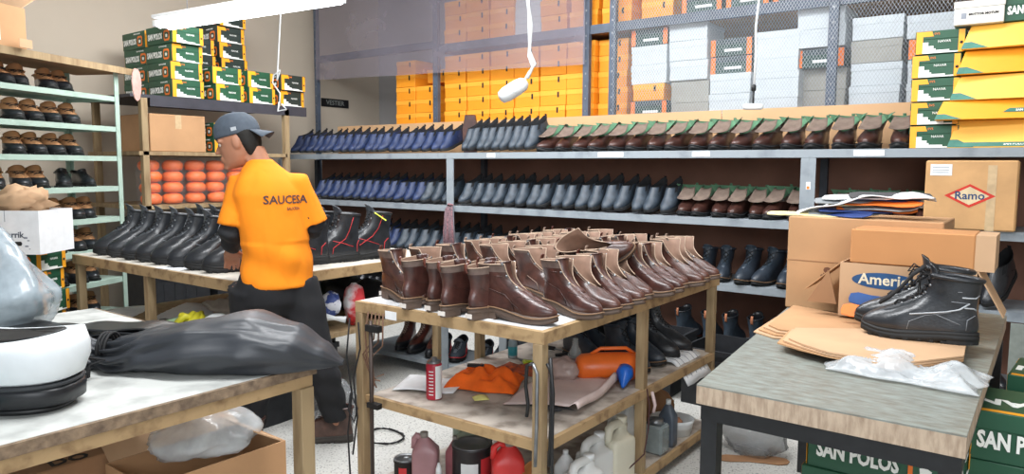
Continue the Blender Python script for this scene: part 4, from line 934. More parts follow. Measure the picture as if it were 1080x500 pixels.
# pinkish folded paper sheet with curled edge
def pinkf(a, b):
    x = -.30 + .34*a; y = -.20 + .42*b; z = .004 + .018*math.sin(a*2.6) + .02*math.sin(b*3.0+a*1.5)**2
    if a > .8: q = (a-.8)/.2; z += .03*math.sin(q*PI)*(.6+.4*b); x -= .03*q*q
    return Vector((x, y, z))
o = MB().grid(pinkf, 26, 16).build('paper_sheet', mat('pinkish off white leather sheet', '#d5c2bd', .7, nscale=10, var=.06), solid=.002); tag(o, 'pinkish white folded sheet hanging at the shelf edge', 'sheet'); o.location = (-1.37, 2.40, MS); o.rotation_euler.z = .15
# orange bottle with blue nozzle
t = thing('glue_bottle', 'big orange plastic bottle lying down with a blue cone nozzle', 'bottle', (-1.455, 2.70, MS+.062), math.radians(42))
rings = []
for k, (x, ry, rz_) in enumerate(((-.165, .02, .02), (-.16, .045, .04), (-.14, .058, .055), (-.08, .064, .060), (.0, .066, .060), (.07, .064, .058), (.11, .055, .050), (.125, .03, .03))):
    rings.append([(x, ry*math.cos(a*PI/10), rz_*math.sin(a*PI/10)) for a in range(20)])
MB().loft(rings).build('body', mat('orange blow moulded plastic', '#ee6f26', .35, nscale=12, var=.08), t)
MB().tube([(-.10, 0, .055), (-.06, .0, .078), (.05, 0, .078), (.09, 0, .052)], .008, 8).build('handle', mat('orange blow moulded plastic', '#ee6f26'), t)
MB().lathe([(.010, -.005), (.034, 0), (.036, .03), (.028, .045), (.010, .095), (.005, .105)], 18, M=T(.035, -.055, .0) @ R('Z', -20) @ R('X', 118)).build('nozzle', mat('blue plastic', '#1d63c4', .35), t)
t = thing('bottle', 'clear glass bottle with red label by the orange bottle', 'bottle', (-1.66, 2.72, MS), 0); cyl('body', [(.03, 0), (.033, .01), (.033, .08), (.014, .12), (.013, .15)], mat('clear glassy plastic', '#c5ccca', .12, alpha=.4), t); cyl('label', [(.0335, .03), (.0335, .05)], mat('red label', '#a3283a', .5), t)
blob('plastic_bag', 'clear plastic bag with pinkish contents left of the orange bottle', 'bag', (-1.62, 2.56, MS), .075, .06, .05, mat('clear pinkish film', '#c9b1a8', .2, alpha=.7, bump=.4), 4, .3)
blob('dark_scrap', 'black star shaped glue stain rag on the shelf front', 'rag', (-1.52, 2.25, MS), .10, .05, .004, mat('black stain cloth', '#4a4a4c', .8), 7, 1.1, 3)
def newsp(a, b):
    x = -.20 + .30*a; y = -.15 + .28*b; z = .012
    if a > .68: q = (a-.68)/.32; x -= .015*q; z -= .095*q**1.4
    return Vector((x, y, z + .004*math.sin(b*9+a*3)))
t = thing('newspaper', 'white ruled paper pad drooping over the shelf edge at its far end', 'paper', (-1.36, 3.22, MS), 0)
for i in range(3):
    MB().grid(lambda a, b: newsp(a, b) + Vector((0, 0, .004*i)), 18, 4).build('sheet', M_white, t, solid=.001)
for i in range(5):
    mb = MB(); mb.tube([newsp(.55+.09*j*.55, .1+.18*i) + Vector((.001, 0, .0105)) for j in range(9)], .0012, 4); mb.build('ruled_line', M_gprint, t)
for i in range(8):
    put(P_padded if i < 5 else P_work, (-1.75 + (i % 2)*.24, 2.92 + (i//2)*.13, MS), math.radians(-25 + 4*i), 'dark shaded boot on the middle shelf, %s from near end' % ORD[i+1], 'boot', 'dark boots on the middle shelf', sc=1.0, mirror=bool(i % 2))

# --- bottom shelf: jugs and tins
BS = .087
def tin(name, label, loc, r, h, body, lid, rz=0, lab=None, red=None):
    t = thing(name, label, 'tin', loc, rz)
    cyl('body', [(r, 0), (r+.002, .004), (r, .008), (r, h-.012), (r+.003, h-.008), (r+.003, h)], body, t)
    cyl('lid', [(r+.0025, h+.0001), (r+.001, h+.004), (r-.006, h+.003), (r-.010, h-.001), (.004, h-.001)], lid, t)
    if lab: MB().grid(lambda a, b: Vector(((r+.001)*math.cos(lab[0]+a*lab[1]), (r+.001)*math.sin(lab[0]+a*lab[1]), h*(lab[2]+b*lab[3]))), 10, 1).build('label', lab[4], t)
    if red: MB().grid(lambda a, b: Vector(((r+.0012)*math.cos(red[0]+a*red[1]), (r+.0012)*math.sin(red[0]+a*red[1]), h*(red[2]+b*red[3]))), 10, 1).build('red_band', M_red, t)
    return t
tin('paint_tin', 'large dark paint tin with white label on the bottom shelf', (-1.80, 2.17, BS), .077, .165, mat('dark maroon print', '#2c2a2c', .4), mat('dull grey metal', '#7d7f82', .35, .7), 0, (-1.45, .9, .05, .62, M_whiteplastic), (-.4, .9, .02, .75))
tin('paint_tin', 'small squat tin with red spot left of the pink jug', (-2.06, 2.06, BS), .046, .075, mat('dark print', '#221c18', .5), M_steel, 0, None, (-1.4, .7, .2, .5))
def jug(name, label, loc, rz, w, d, h, m, cap, capm, group=None, bottle=False, asym=0):
    t = thing(name, label, 'jug', loc, rz, group); rings = []
    big = asym > .4
    PR = ((.90, 0, 0), (.99, .015, 0), (1, .06, 0), (1, .60, 0), (.98, .66, 0), (.94, .70, 0), (.80, .735, .04), (.40, .80, .17), (.34, .93, .20), (.32, .955, .20)) if big else ((.86, 0, 0), (.98, .02, 0), (1, .1, 0), (1, .62, 0), (.97, .70, 0), (.80, .80, asym*.10), (.52, .90, asym*.22), (.30, .96, asym*.30), (.26, 1.0, asym*.30))
    for k, (s_, zz, off) in enumerate(PR):
        r_ = []
        for a in range(28):
            th = 2*PI*a/28; c = math.cos(th); q = math.sin(th); ex = .30 if zz < .72 else .8
            r_.append((w/2*s_*math.copysign(abs(c)**ex, c) + off*w, d/2*s_*math.copysign(abs(q)**ex, q), zz*h))
        rings.append(r_)
    MB().loft(rings).build('body', m, t)
    cx = (.20 if big else asym*.30)*w
    if big: MB().tube([(-w*.43, 0, h*.62), (-w*.43, 0, h*.80), (-w*.38, 0, h*.90), (-w*.25, 0, h*.945), (0, 0, h*.955), (cx, 0, h*.94), (cx+w*.12, 0, h*.88)], [.017, .018, .019, .018, .018, .019, .016], 12).build('handle', m, t)
    elif name == 'jug': MB().tube([(cx - w*.10, 0, h*.95), (cx-w*.30, 0, h*1.0), (-w*.42, 0, h*.93), (-w*.44, 0, h*.72)], [.011, .012, .013, .014], 10).build('handle', m, t)
    cyl('cap', [(w*.15, h*.955), (w*.16, h*1.05), (w*.145, h*1.065), (.002, h*1.065)], capm, t, T(cx, 0, 0))
    return t
M_jugw = mat('milky white plastic', '#d4d6d4', .35, nscale=5, var=.05)
M_jugy = mat('yellowed milky plastic', '#cfcbb8', .35, nscale=5, var=.06)
M_pinkj = mat('murky pink plastic', '#a97f83', .4, nscale=6, var=.15)
jug('jug', 'murky pink plastic jug with dusty cap at the bottom shelf front', (-1.965, 2.08, BS), .6, .105, .085, .19, M_pinkj, .02, mat('dusty grey plastic', '#8b857e', .6), asym=-.2)
jug('jug', 'grey green jug with dark blue cap behind the large tin', (-1.90, 2.30, BS), .7, .16, .11, .21, mat('greenish milky plastic', '#a5b3a2', .4), .02, mat('navy plastic cap', '#23285c', .4), asym=.6)
jug('bottle', 'slim pink bottle squeezed beside the pink jug', (-1.88, 2.13+.03, BS), 0, .06, .06, .17, mat('dusky pink plastic', '#a5666c', .4), .01, mat('dusty grey plastic', '#8b857e'))
t = thing('bottle', 'small blue bottle with white nozzle in front of the tins', 'bottle', (-1.85, 2.03, BS)); cyl('body', [(.018, 0), (.018, .055), (.012, .07)], mat('bright blue plastic', '#2c8fd0', .4), t); cyl('nozzle', [(.012, .07), (.011, .095), (.004, .12)], M_whiteplastic, t)
jug('jug', 'bright red plastic canister on the bottom shelf', (-1.62, 2.17, BS), .75, .125, .10, .21, mat('red canister plastic', '#d83a38', .4, var=.06), .02, mat('dusty grey plastic', '#8b857e'), asym=.15)
t = thing('cup', 'tan empty cup lying open beside the red canister', 'cup', (-1.52, 2.22, BS+.10), .3); cyl('cup_wall', [(.03, -.05), (.042, 0), (.045, .04), (.041, .038), (.030, -.045)], mat('amber brown plastic', '#a86f3e', .5), t, R('X', 68) )
jug('jug', 'tan squat jug under the tan cup', (-1.50, 2.24, BS-.0), .75, .09, .08, .085, mat('cream plastic', '#d8bd9a', .5), .01, M_whiteplastic)
t = thing('bottle', 'small clear bottle near the front right table leg', 'bottle', (-1.43, 2.18, BS)); cyl('body', [(.03, 0), (.032, .05), (.022, .085), (.014, .10)], mat('clear greenish plastic', '#a9b5a8', .15, alpha=.6), t); cyl('cap', [(.016, .10), (.016, .12), (.002, .12)], M_steel, t)
jug('bottle', 'white plastic bottle behind the clear one', (-1.46, 2.33, BS), 0, .07, .07, .16, M_whiteplastic, .01, M_whiteplastic)
for i, (x, y, h, m, lb) in enumerate(((-1.36, 2.30, .17, M_jugw, 'milky white jug with open handle nearest the front leg'), (-1.40, 2.45, .20, M_jugw, 'second milky white jug from the front leg'), (-1.37, 2.58, .235, M_jugy, 'yellowed jug half full, third along the shelf'), (-1.42, 2.74, .28, M_jugw, 'tallest milky white jug on the bottom shelf'))):
    jug('jug', lb, (x, y, BS), math.radians(80), .14, .10, h, m, .02, [M_whiteplastic, M_whiteplastic, M_jugy, mat('pale green cap', '#8fb7a5', .5)][i], 'white jugs on the bottom shelf', asym=.45)
t = thing('glass_jar', 'clear glass jar block right of the white jugs', 'jar', (-1.36, 2.92, BS)); MB().box((-.05, -.045, 0), (.05, .045, .13)).build('body', mat('clear grey glass', '#9aa5a5', .1, alpha=.55), t, bevel=.01); cyl('lid', [(.035, .131), (.035, .15), (.002, .15)], M_steel, t)
jug('bottle', 'dark grey bottle by the middle table leg', (-1.35, 3.03, BS), 0, .075, .06, .2, mat('slate plastic', '#4c5560', .4), .01, M_whiteplastic)
t = thing('tray', 'white oval plastic tub with a tan sponge on the bottom shelf', 'tub', (-1.40, 3.19, BS), .3)
def oval(w, d, z, n=24): return [(w*math.cos(2*PI*a/n), d*math.sin(2*PI*a/n), z) for a in range(n)]
MB().loft([oval(.085, .065, 0), oval(.10, .08, .06), oval(.105, .085, .075), oval(.098, .078, .075), oval(.092, .072, .02)]).build('tub', M_whiteplastic, t)
blob('sponge', 'tan sponge lump lying in the white oval tub', 'sponge', (-1.40, 3.19, BS+.022), .05, .035, .025, mat('tan sponge', '#c08a6a', .9), 2, .3)
blob('sack', 'brown paper sack at the dark end of the bottom shelf', 'sack', (-1.62, 3.33, BS), .16, .10, .10, M_carddark, 6, .25, flat=.6)
# --- tools and cords hanging at the legs
def hangcord(name, label, loc, pts, r, m, cat='cord', extra=None):
    t = thing(name, label, cat, loc)
    for p in pts: MB().tube(p, r, 6).build('strand', m, t)
    return t
hangcord('cord_bundle', 'tangled black cords and loops hanging on the far left table leg', (X0+.0, Y0-.012, .70),
    [[(-.02, 0, .05), (-.03, -.01, -.1), (.0, -.012, -.25), (-.03, -.01, -.42), (-.02, -.01, -.6)], [(.03, 0, .04), (.05, -.01, -.06), (.02, -.02, -.18), (.03, -.012, -.34), (.0, -.012, -.5)], [(-.01, -.01, -.25), (.04, -.02, -.3), (.02, -.02, -.36), (-.02, -.015, -.32), (-.01, -.01, -.25)]], .0035, M_lace_blk)
hangcord('lace_bundle', 'tan and brown laces hanging from the table front at left', (X0+.12, Y0-.012, .77),
    [[(-.03+.02*i, 0, .02), (-.04+.024*i, -.01, -.06-.01*i), (-.03+.03*math.sin(i*2), -.012, -.15), (.01*math.cos(i), -.01, -.24), (-.02+.02*i, -.01, -.33+.03*i)] for i in range(5)], .003, mat('tan brown lace', '#6e5140', .9))
t = thing('clamp_bar', 'dark metal bar clamp standing against the left table front', 'clamp', (X0+.12, Y0-.03, .12)); MB().tube([(0, 0, 0), (0, 0, .64)], .008, 8).build('bar', mat('rusty steel', '#4b403b', .5, .5), t); MB().box((-.02, -.012, .60), (.05, .012, .625)).build('jaw', M_black, t); MB().box((-.015, -.012, .30), (.045, .012, .32)).build('sliding_jaw', M_black, t)
for i, x in enumerate((-1.30, -1.265)):
    t = thing('nipper_pliers', ['black nippers hanging on the front right table leg, left one', 'black nippers hanging on the front right table leg, right one'][i], 'pliers', (x, Y0-.03+.03*i, .52))
    MB().tube([(-.012, 0, .20), (-.035, 0, .19), (-.04, 0, .12), (-.03, 0, .06), (-.035, 0, .02)] if i == 0 else [(0, 0, .22), (.012, 0, .1), (.010, 0, -.05), (.008, 0, -.42)], .0065 if i == 0 else .006, 7).build('handle', M_black, t)
    MB().tube([(-.012, 0, .20), (.005, 0, .17), (.004, 0, .0), (.0, 0, -.14)], .006, 7).build('arm', M_steel if i == 0 else M_black, t)
t = thing('lace', 'long dark lace draped down the middle table leg', 'lace', (X1+.004, 2.67, .43)); MB().tube([(0, 0, .02), (.004, .02, -.05), (.006, .01, -.15), (.004, -.02, -.25), (-.06, -.12, -.335)], .003, 6).build('strand', mat('dusky brown lace', '#4a2c2c', .9), t); MB().tube([(.01, .03, .0), (.015, .05, -.06), (.01, .045, -.09)], .007, 6).build('tag', mat('pink white strip', '#cfb9b6', .8), t)

# ------------------------------------------------------------------ foreground bench at the left
fb = thing('workbench', 'foreground timber bench with white top holding the black bag', 'bench', (0, 0, 0))
FZ = .78; FX0, FX1, FY0, FY1 = -3.05, -1.68, .1, 1.325
M_ftop = mat('worn white laminate', '#c6c8c4', .5, nscale=9, col2='#a4a6a3', fac=(.34, .56), bump=.04)
MB().box((FX0, FY0, FZ-.02), (FX1-.012, FY1-.012, FZ)).build('tabletop', M_ftop, fb)
mb = MB(); mb.box((FX1-.012, FY0, FZ-.028), (FX1, FY1, FZ-.001)); mb.box((FX0, FY1-.012, FZ-.028), (FX1-.0121, FY1, FZ-.001)); mb.build('scuffed_edge', mat('scuffed mdf edge', '#8f7a63', .9, nscale=40, col2='#5e4e40', bump=.4), fb)
mb = MB(); mb.box((FX1-.035, FY0, FZ-.062), (FX1-.008, FY1-.01, FZ-.0285)); mb.box((FX0, FY1-.04, FZ-.062), (FX1-.0351, FY1-.01, FZ-.0285)); mb.build('rail', M_woodedge, fb)
for x, y in ((FX1-.046, FY1-.055), (FX0+.02, FY1-.055), (FX1-.046, .12), (FX0+.02, .12)): MB().box((x, y, 0), (x+.045, y+.045, FZ-.063)).build('leg', M_wood, fb, bevel=.002)
# long black bag: local x along its length
def bagf(u, v):
    P = [(0, .060, .045), (.05, .080, .052), (.10, .055, .034), (.15, .042, .028), (.22, .080, .042), (.34, .120, .058), (.5, .145, .074), (.68, .150, .080), (.84, .125, .062), (.93, .08, .034), (1, .02, .006)]
    for a, b in zip(P, P[1:]):
        if u <= b[0]+1e-9: t = (u-a[0])/(b[0]-a[0]); t = t*t*(3-2*t)*.5+t*.5; ry = lerp(a[1], b[1], t); rz_ = lerp(a[2], b[2], t); break
    th = 2*PI*v; c = math.cos(th); s_ = math.sin(th); near = math.exp(-((u-.17)/.13)**2)
    wr = 1 + near*.20*math.cos(11*th + 3*math.sin(u*20)) + .12*noise.noise(Vector((u*5, c*1.3, s_*1.3))) + .13*(.5-abs(noise.noise(Vector((u*3.2+7, c*1.9, s_*1.9))))*2)
    # broad creases running along the bag
    wr += .035*math.cos(5*th + u*6)*(1-near)
    y = ry*wr*math.copysign(abs(c)**.85, c); z = rz_*wr*math.copysign(abs(s_)**.8, s_)
    zc = rz_*.85 + (.025 if u < .2 else 0)*(1-u/.2 if u < .2 else 0)
    z = max(z + zc, .001 + .004*(1+c))
    return Vector(((u-.5)*.80, y, z))
mb = MB(); mb.grid(bagf, 90, 64)
o = mb.build('cloth_bag', mat('black coated fabric', '#303338', .42, var=.12, nscale=6, coat=.0, bump=.06, bscale=30))
bm = bmesh.new(); bm.from_mesh(o.data); bmesh.ops.remove_doubles(bm, verts=bm.verts[:], dist=.0005); bm.to_mesh(o.data); bm.free()
tag(o, 'long black fabric bag with gathered neck lying across the foreground bench', 'bag'); o.location = (-1.925, 1.115, FZ); o.rotation_euler.z = math.radians(40); o['_l'] = 1
nk = Vector((-.265, 0, 0))
for k in range(3): MB().tube([nk+Vector((.01*k, .052*math.cos(a*PI/8), .052+.046*math.sin(a*PI/8))) for a in range(17)], .004, 6).build('drawstring', M_lace_blk, o)
t = thing('cord', 'black cord loops hanging from the bag neck by the white tray', 'cord', (-2.03, .86, FZ), .5)
for k in range(3): MB().tube([(.03, .02, .05), (-.01-.01*k, 0, .06), (-.035, -.01, .03), (-.03+.012*k, -.02, .006), (-.008+.006*k, -.01, .01), (.0, 0, .04), (.03, .02, .05)], .0028, 6).build('loop', M_lace_blk, t)
# rubber sheets
M_rub = mat('black rubber sheet', '#1b1d20', .32, var=.2)
for k in range(8):
    def shf(a, b, k=k):
        x = (a-.5)*.84; y = (b-.5)*.13
        return Vector((x + .03*math.sin(k*2.3), y + .012*k*(1 if k < 5 else .6) - .03 + .01*math.sin(k*1.7), .008 + k*.0062 + .0065*math.sin(x*13 + k*.9) + .0045*math.sin(x*31 + k*2.1)))
    o = MB().grid(shf, 40, 10).build('rubber_sheet', M_rub, solid=.005)
    tag(o, 'wavy black rubber sheet behind the white tray, %s in the pile' % ('lowest' if k == 0 else 'topmost' if k == 7 else ORD[k+1] + ' up'), 'rubber sheet', 'pile of black rubber sheets'); o.location = (-2.42, 1.05, FZ+.004); o.rotation_euler.z = math.radians(34)
# white moulded tray on black base
t = thing('machine_cover', 'white moulded cover on a rounded black base at the left edge', 'machine', (-1.985, .625, FZ), math.radians(37))
def stad(L, W, z, n=32, ex=.55, ox=0): return [(ox+L/2*math.copysign(abs(math.cos(2*PI*a/n))**ex, math.cos(2*PI*a/n)), W/2*math.copysign(abs(math.sin(2*PI*a/n))**.8, math.sin(2*PI*a/n)), z) for a in range(n)]
MB().loft([stad(.34, .15, 0), stad(.36, .17, .006), stad(.36, .17, .014), stad(.33, .15, .018)]).build('foot', M_black, t)
MB().loft([stad(.35, .17, .019), stad(.40, .20, .022), stad(.405, .205, .055), stad(.39, .20, .062)]).build('base', mat('black satin plastic', '#191b1f', .4), t)
MB().loft([stad(.392, .2, .0621), stad(.40, .2, .066), stad(.40, .2, .070), stad(.38, .19, .072)]).build('gasket', mat('dark ribbed plastic', '#2c2f33', .6), t)
rings = [stad(.37, .18, .0721), stad(.40, .20, .080), stad(.43, .215, .12), stad(.43, .215, .15)] + [[(x, y, z + .022*(abs(x)/.2)**2) for x, y, z in stad(a, b, c)] for a, b, c in ((.41, .20, .165), (.37, .17, .168), (.33, .14, .165), (.31, .12, .14))]
MB().loft(rings).build('cover', mat('white glossy plastic', '#dde3e6', .35, var=.03), t)
MB().loft([[(x, y, z + .022*(abs(x)/.2)**2) for x, y, z in stad(a, b, c)] for a, b, c in ((.335, .144, .166), (.33, .140, .170), (.32, .13, .167))]).build('rim', M_black, t)
MB().loft([stad(.30, .11, .12), stad(.31, .115, .151)]).build('inner_pad', M_black, t)
MB().box((.17, -.075, .13), (.1702, -.06, .135)).build('scratch_mark', M_black, t)
o = MB().prism([(-.03, -.04), (.02, -.04), (.035, 0), (.02, .05), (-.03, .05)], 0, .035).build('tape_roll', mat('teal plastic', '#1d8f8d', .4), bevel=.004); tag(o, 'teal plastic corner at the left picture edge on the bench', 'tool'); o.location = (-1.865, .50, FZ+.001)
# wrapped thing behind
blob('plastic_bag', 'large clear plastic wrapped bundle at the left behind the rubber sheets', 'bag', (-2.85, .92, FZ), .27, .16, .195, mat('bluish clear film', '#b3c0c8', .2, alpha=.62, bump=.5, bscale=7), 11, .22, 1.5, n=60, ridge=.05, flat=.75, taper=.55)
blob('packed_goods', 'grey goods showing inside the plastic wrapped bundle', 'goods', (-2.85, .92, FZ+.004), .16, .11, .12, mat('slate packed goods', '#8d999f', .7), 12, .2, 2, flat=.75, taper=.5)
# cartons under the bench
def open_carton(label, loc, rz, L, W, H, m):
    t = carton('carton', label, loc, rz, L, W, H, m); return t
t = open_carton('open brown carton with raised flaps under the foreground bench', (-2.14, 1.22, 0), math.radians(-2), .26, .46, .44, M_card)
flap(t, .44, .12, T(-.127, 0, .44) @ R('Z', 90) @ R('X', 25), M_card2); flap(t, .25, .10, T(0, .225, .44) @ R('X', 150), M_card2)
blob('plastic_bag', 'milky clear plastic bag bulging from the open carton under the bench', 'bag', (-2.18, 1.26, .443), .16, .16, .075, mat('milky clear film', '#d6dcdf', .18, alpha=.5, bump=.5, bscale=8), 21, .2, 1.8, n=50, ridge=.06, flat=.5)
t = carton('carton', 'flat brown carton with black print lying under the foreground bench', (-2.56, 1.02, 0), math.radians(0), .50, .52, .46, M_carddark, closed=True)
text('FORWARD', .055, 'lettering', M_blacktxt, t, T(.15, -.02, .4612) @ R('Z', 84), bold=.0005); text('DO', .07, 'lettering', M_blacktxt, t, T(.215, -.10, .4612) @ R('Z', 84), bold=.002); text('CAR', .07, 'lettering', M_blacktxt, t, T(.215, .10, .4612) @ R('Z', 84), bold=.002)
mb = MB(); mb.tube([(-.05, .06, .4612), (.04, .06, .4612), (.04, .22, .4612), (-.05, .22, .4612), (-.05, .06, .4612)], .0012, 4); mb.build('print_frame', M_blacktxt, t)

# ------------------------------------------------------------------ right hand table
rt = thing('work_table', 'right table with worn grey green top and black steel frame', 'table', (0, 0, 0))
RZ = .80
top = [(-.702, 1.745), (-.113, 1.74), (-.113, 3.30), (-.86, 3.35)]
MB().prism(top, RZ-.004, RZ).build('tabletop', mat('worn grey green laminate', '#8b928c', .42, nscale=15, col2='#716f66', fac=(.30, .68), bump=.1, bscale=50, stretch=(1.3, 3.6, 1)), rt)
MB().prism(top, RZ-.05, RZ-.0041).build('board_edge', mat('chipped particle board', '#bba791', .8, nscale=30, col2='#9a8571', fac=(.3, .6), bump=.25, stretch=(3, 1, .6)), rt)
M_blkst = mat('black painted steel', '#1d1f22', .45, nscale=30, var=.2)
mb = MB(); mb.prism([(-.695, 1.76), (-.12, 1.755), (-.12, 1.79), (-.69, 1.795)], RZ-.095, RZ-.0505); mb.prism([(-.695, 1.796), (-.66, 1.796), (-.81, 3.33), (-.845, 3.33)], RZ-.095, RZ-.0505); mb.prism([(-.155, 1.791), (-.12, 1.791), (-.12, 3.29), (-.155, 3.29)], RZ-.095, RZ-.0505); mb.build('frame', M_blkst, rt)
for x, y in ((-.695, 1.765), (-.163, 1.765), (-.845, 3.29), (-.16, 3.25)): MB().box((x, y, 0), (x+.042, y+.042, RZ-.0955)).build('leg', M_blkst, rt)
MB().box((-.80, 3.295, .28), (-.161, 3.325, .31)).build('cross_bar', M_blkst, rt); MB().box((-.80, 3.295, .12), (-.161, 3.325, .14)).build('cross_bar', M_blkst, rt)
# cartons on it
t = carton('carton', 'large plain cardboard carton at the back of the right table', (-.565, 3.12, RZ+.001), math.radians(0), .53, .34, .362, M_card, closed=True)
MB().box((-.266, -.172, .19), (-.02, -.1701, .193)).build('seam', M_carddark, t); text('.S', .05, 'lettering', mat('faded brown print', '#6b4632', .8), t, T(-.12, -.1712, .15) @ FRONT, bold=.003)
t = carton('carton', 'open cardboard carton with blue oval print behind the black boots', (-.385, 2.835, RZ+.031), 0, .41, .17, .19, M_card2)
FR = T(0, -.085, 0)
mb = MB(); mb.prism([(.105*math.cos(a*PI/12)-.06, .028*math.sin(a*PI/12)+.135) for a in range(24)], .0003, .0012, M=FR @ FRONT); mb.build('blue_oval', mat('blue print', '#27517f', .7), t)
text('America', .052, 'lettering', mat('cream print', '#e9dcc0', .7), t, FR @ T(-.055, -.0016, .137) @ FRONT, bold=.001)
mb = MB(); mb.prism([(.022*math.cos(a*PI/3+.5)+.055, .022*math.sin(a*PI/3+.5)+.10) for a in range(6)], .0003, .0012, M=FR @ FRONT); mb.build('red_hexagon', mat('faded red print', '#c4505a', .7), t)
flap(t, .17, .16, T(-.205, 0, .185) @ R('Z', 90) @ R('X', -42), M_card); flap(t, .17, .16, T(.205, 0, .19) @ R('Z', -90) @ R('X', -62), M_card2); flap(t, .40, .10, T(0, .085, .19) @ R('X', 5), M_card2)
mb = MB(); mb.prism([(0, 0), (-.10, .0), (-.03, .12)], 0, .004, M=T(-.21, -.09, .04) @ FRONT); mb.build('torn_flap', M_carddark, t)
t = carton('carton', 'shallow orange brown carton on the blue printed carton', (-.375, 2.85, RZ+.223), 0, .37, .20, .118, mat('orange brown cardboard', '#bf8756', .85, nscale=5, var=.05), closed=True)
MB().box((.185, -.095, 0), (.24, .10, .116)).build('sleeve', M_card2, t)
for k in range(4):
    pts = [(-.78+.01*k, 2.42+.02*k), (-.70, 2.37+.02*k), (-.36, 2.46), (-.36, 2.74), (-.80+.005*k, 2.90)]
    o = MB().prism(pts, 0, .004).build('cardboard_sheet', [M_card2, M_card][k % 2]); tag(o, 'flat cardboard sheet in the rear pile on the right table, %s up' % ORD[k+1], 'cardboard', 'rear flat cardboard sheets'); o.location = (0, 0, RZ+.001+k*.0055)
for k in range(3):
    pts = [(-.64+.012*k, 2.21+.015*k), (-.56, 2.165+.01*k), (-.48, 2.135), (-.30, 2.10+.01*k), (-.17, 2.32), (-.19, 2.70), (-.66+.01*k, 2.40)]
    o = MB().prism(pts, 0, .0045).build('cardboard_sheet', [M_card, M_card2, M_card2][k]); tag(o, 'notched cardboard sheet under the black boots, %s up' % ORD[k+1], 'cardboard', 'front flat cardboard sheets'); o.location = (0, 0, RZ+.0235+k*.006 if False else RZ+.0235+k*.006)
# hero boots
HS = Shoe('work_boot', dict(L=.296, keys=K_WORK, NR=30, N=40, upper=[L_blackgrey, L_black], lining=L_greylin, rim=.009, rimmat=L_black,
    mi=lambda k, q: 1 if k < .3 and abs(q) > .7 else 0, sole=dict(t=.028, heel=.010, mat=S_black, tread=1), kg=15, g0=.3, g1=.55, th=.006,
    tongue=dict(mat=L_blackgrey, ext=.04, fwd=.006), laces=dict(mat=M_lace_blk, step=2, r=.0032, bow=1), eyelets=dict(mat=M_steel, step=3, each=1),
    stitch=dict(name='stitching', each=1, mat=M_stitchg, r=.0012, paths=[[(.12,.55),(.3,.56),(.42,.52),(.52,.40)], [(.3,.25),(.42,.40),(.50,.52)], [(.15,.2),(.4,.22),(.5,.1)], [(.7,.0),(.72,.3),(.70,.5)], [(.84,.0),(.86,.3),(.84,.5)]]))); P_hero = HS.build()
HS.extra([[(.42,.62),(.52,.48),(.62,.36),(.70,.26)], [(.80,.04),(.79,.18),(.78,.32),(.76,.44)], [(.62,.05),(.63,.18),(.63,.30)]], M_silver, .0024, 'silver_stripe')
put(P_hero, (-.345, 2.62, RZ+.042), math.radians(190), 'black work boot with thick laces, farther of the pair on cardboard', 'boot', sc=1.08, mirror=True).scale.z = .95
hb = put(P_hero, (-.305, 2.475, RZ+.042), math.radians(182), 'black work boot with silver stripes, nearer of the pair on cardboard', 'boot', sc=1.04); hb.scale.z = .93
def stripe(par, pts, r, m, nm): return MB().tube(pts, r, 6).build(nm, m, par)
# lace ribbons pulled forward down the toe
for s_ in (-.014, .012): stripe(hb, [(-.01, s_*.6, .235), (.02, s_, .205), (.045, s_*1.2, .165), (.075, s_*1.4, .128), (.10, s_*1.5, .105)], .006, M_lace_blk, 'lace_strap')
# insole with blue cover between
INS = [(-.13, -.006), (-.125, -.028), (-.08, -.034), (-.02, -.026), (.04, -.034), (.09, -.044), (.125, -.034), (.14, -.008), (.135, .018), (.10, .036), (.04, .034), (-.03, .030), (-.09, .034), (-.125, .022)]
def insole(loc, rz, m, lb, tilt=0, roll=0, sc=1.0):
    o = MB().prism([(x*sc, y*sc) for x, y in INS], 0, .004).build('insole', m, bevel=.001); o.location = loc; o.rotation_euler = (math.radians(roll), math.radians(tilt), math.radians(rz)); return tag(o, lb, 'insole')
M_blue = mat('royal blue insole cloth', '#2b4380', .7); M_grayin = mat('grey felt insole', '#8b8f92', .85); M_cream = mat('cream insole foam', '#d9cf9e', .8)
insole((-.46, 2.70, RZ+.10), 5, mat('bright blue insole cloth', '#234b86', .7), 'bright blue insole standing behind the black boots', tilt=6, roll=60, sc=.66)
insole((-.47, 2.66, RZ+.065), 0, M_orange_print, 'orange insole leaning behind the toe of the black boots', tilt=4, roll=60, sc=.7)
MB_ = [(-.75, 3.02, 0, M_cream, 'pale yellow insole at the left end of the carton top', 5), (-.63, 3.03, 12, M_blue, 'blue insole at the front of the insole pile', -20),
 (-.60, 3.06, 30, M_grayin, 'grey insole under the white sheet, lowest', 12), (-.56, 3.05, 8, M_blue, 'second blue insole in the middle of the pile', 8), (-.50, 3.07, -10, M_orange_print, 'orange insole in the middle of the pile', 0),
 (-.47, 3.04, 18, M_grayin, 'grey insole at the right of the pile', -14), (-.53, 3.08, 4, M_cream, 'cream insole near the top of the pile', 10), (-.44, 3.03, 10, M_orange_print, 'orange insole at the right end of the pile', -16),
 (-.58, 3.06, 16, M_grayin, 'grey insole near the top of the pile', 16), (-.48, 3.08, -6, M_blue, 'blue insole highest at the right of the pile', -4), (-.55, 3.05, 24, M_whiteplastic, 'white insole just below the paper', 3), (-.41, 3.06, 2, mat('dark insole felt', '#4b4a4c', .8), 'dark insole at the far right of the pile', 14)]
for k, (x, y, tl, m, lb, rz) in enumerate(MB_): insole((x - .045 - max(0, x+.5)*.5, y, RZ+.366+(.002 if k < 1 else .0075*k)), rz, m, lb, roll=9 + k % 3*4, tilt=tl*-.1, sc=1.05)
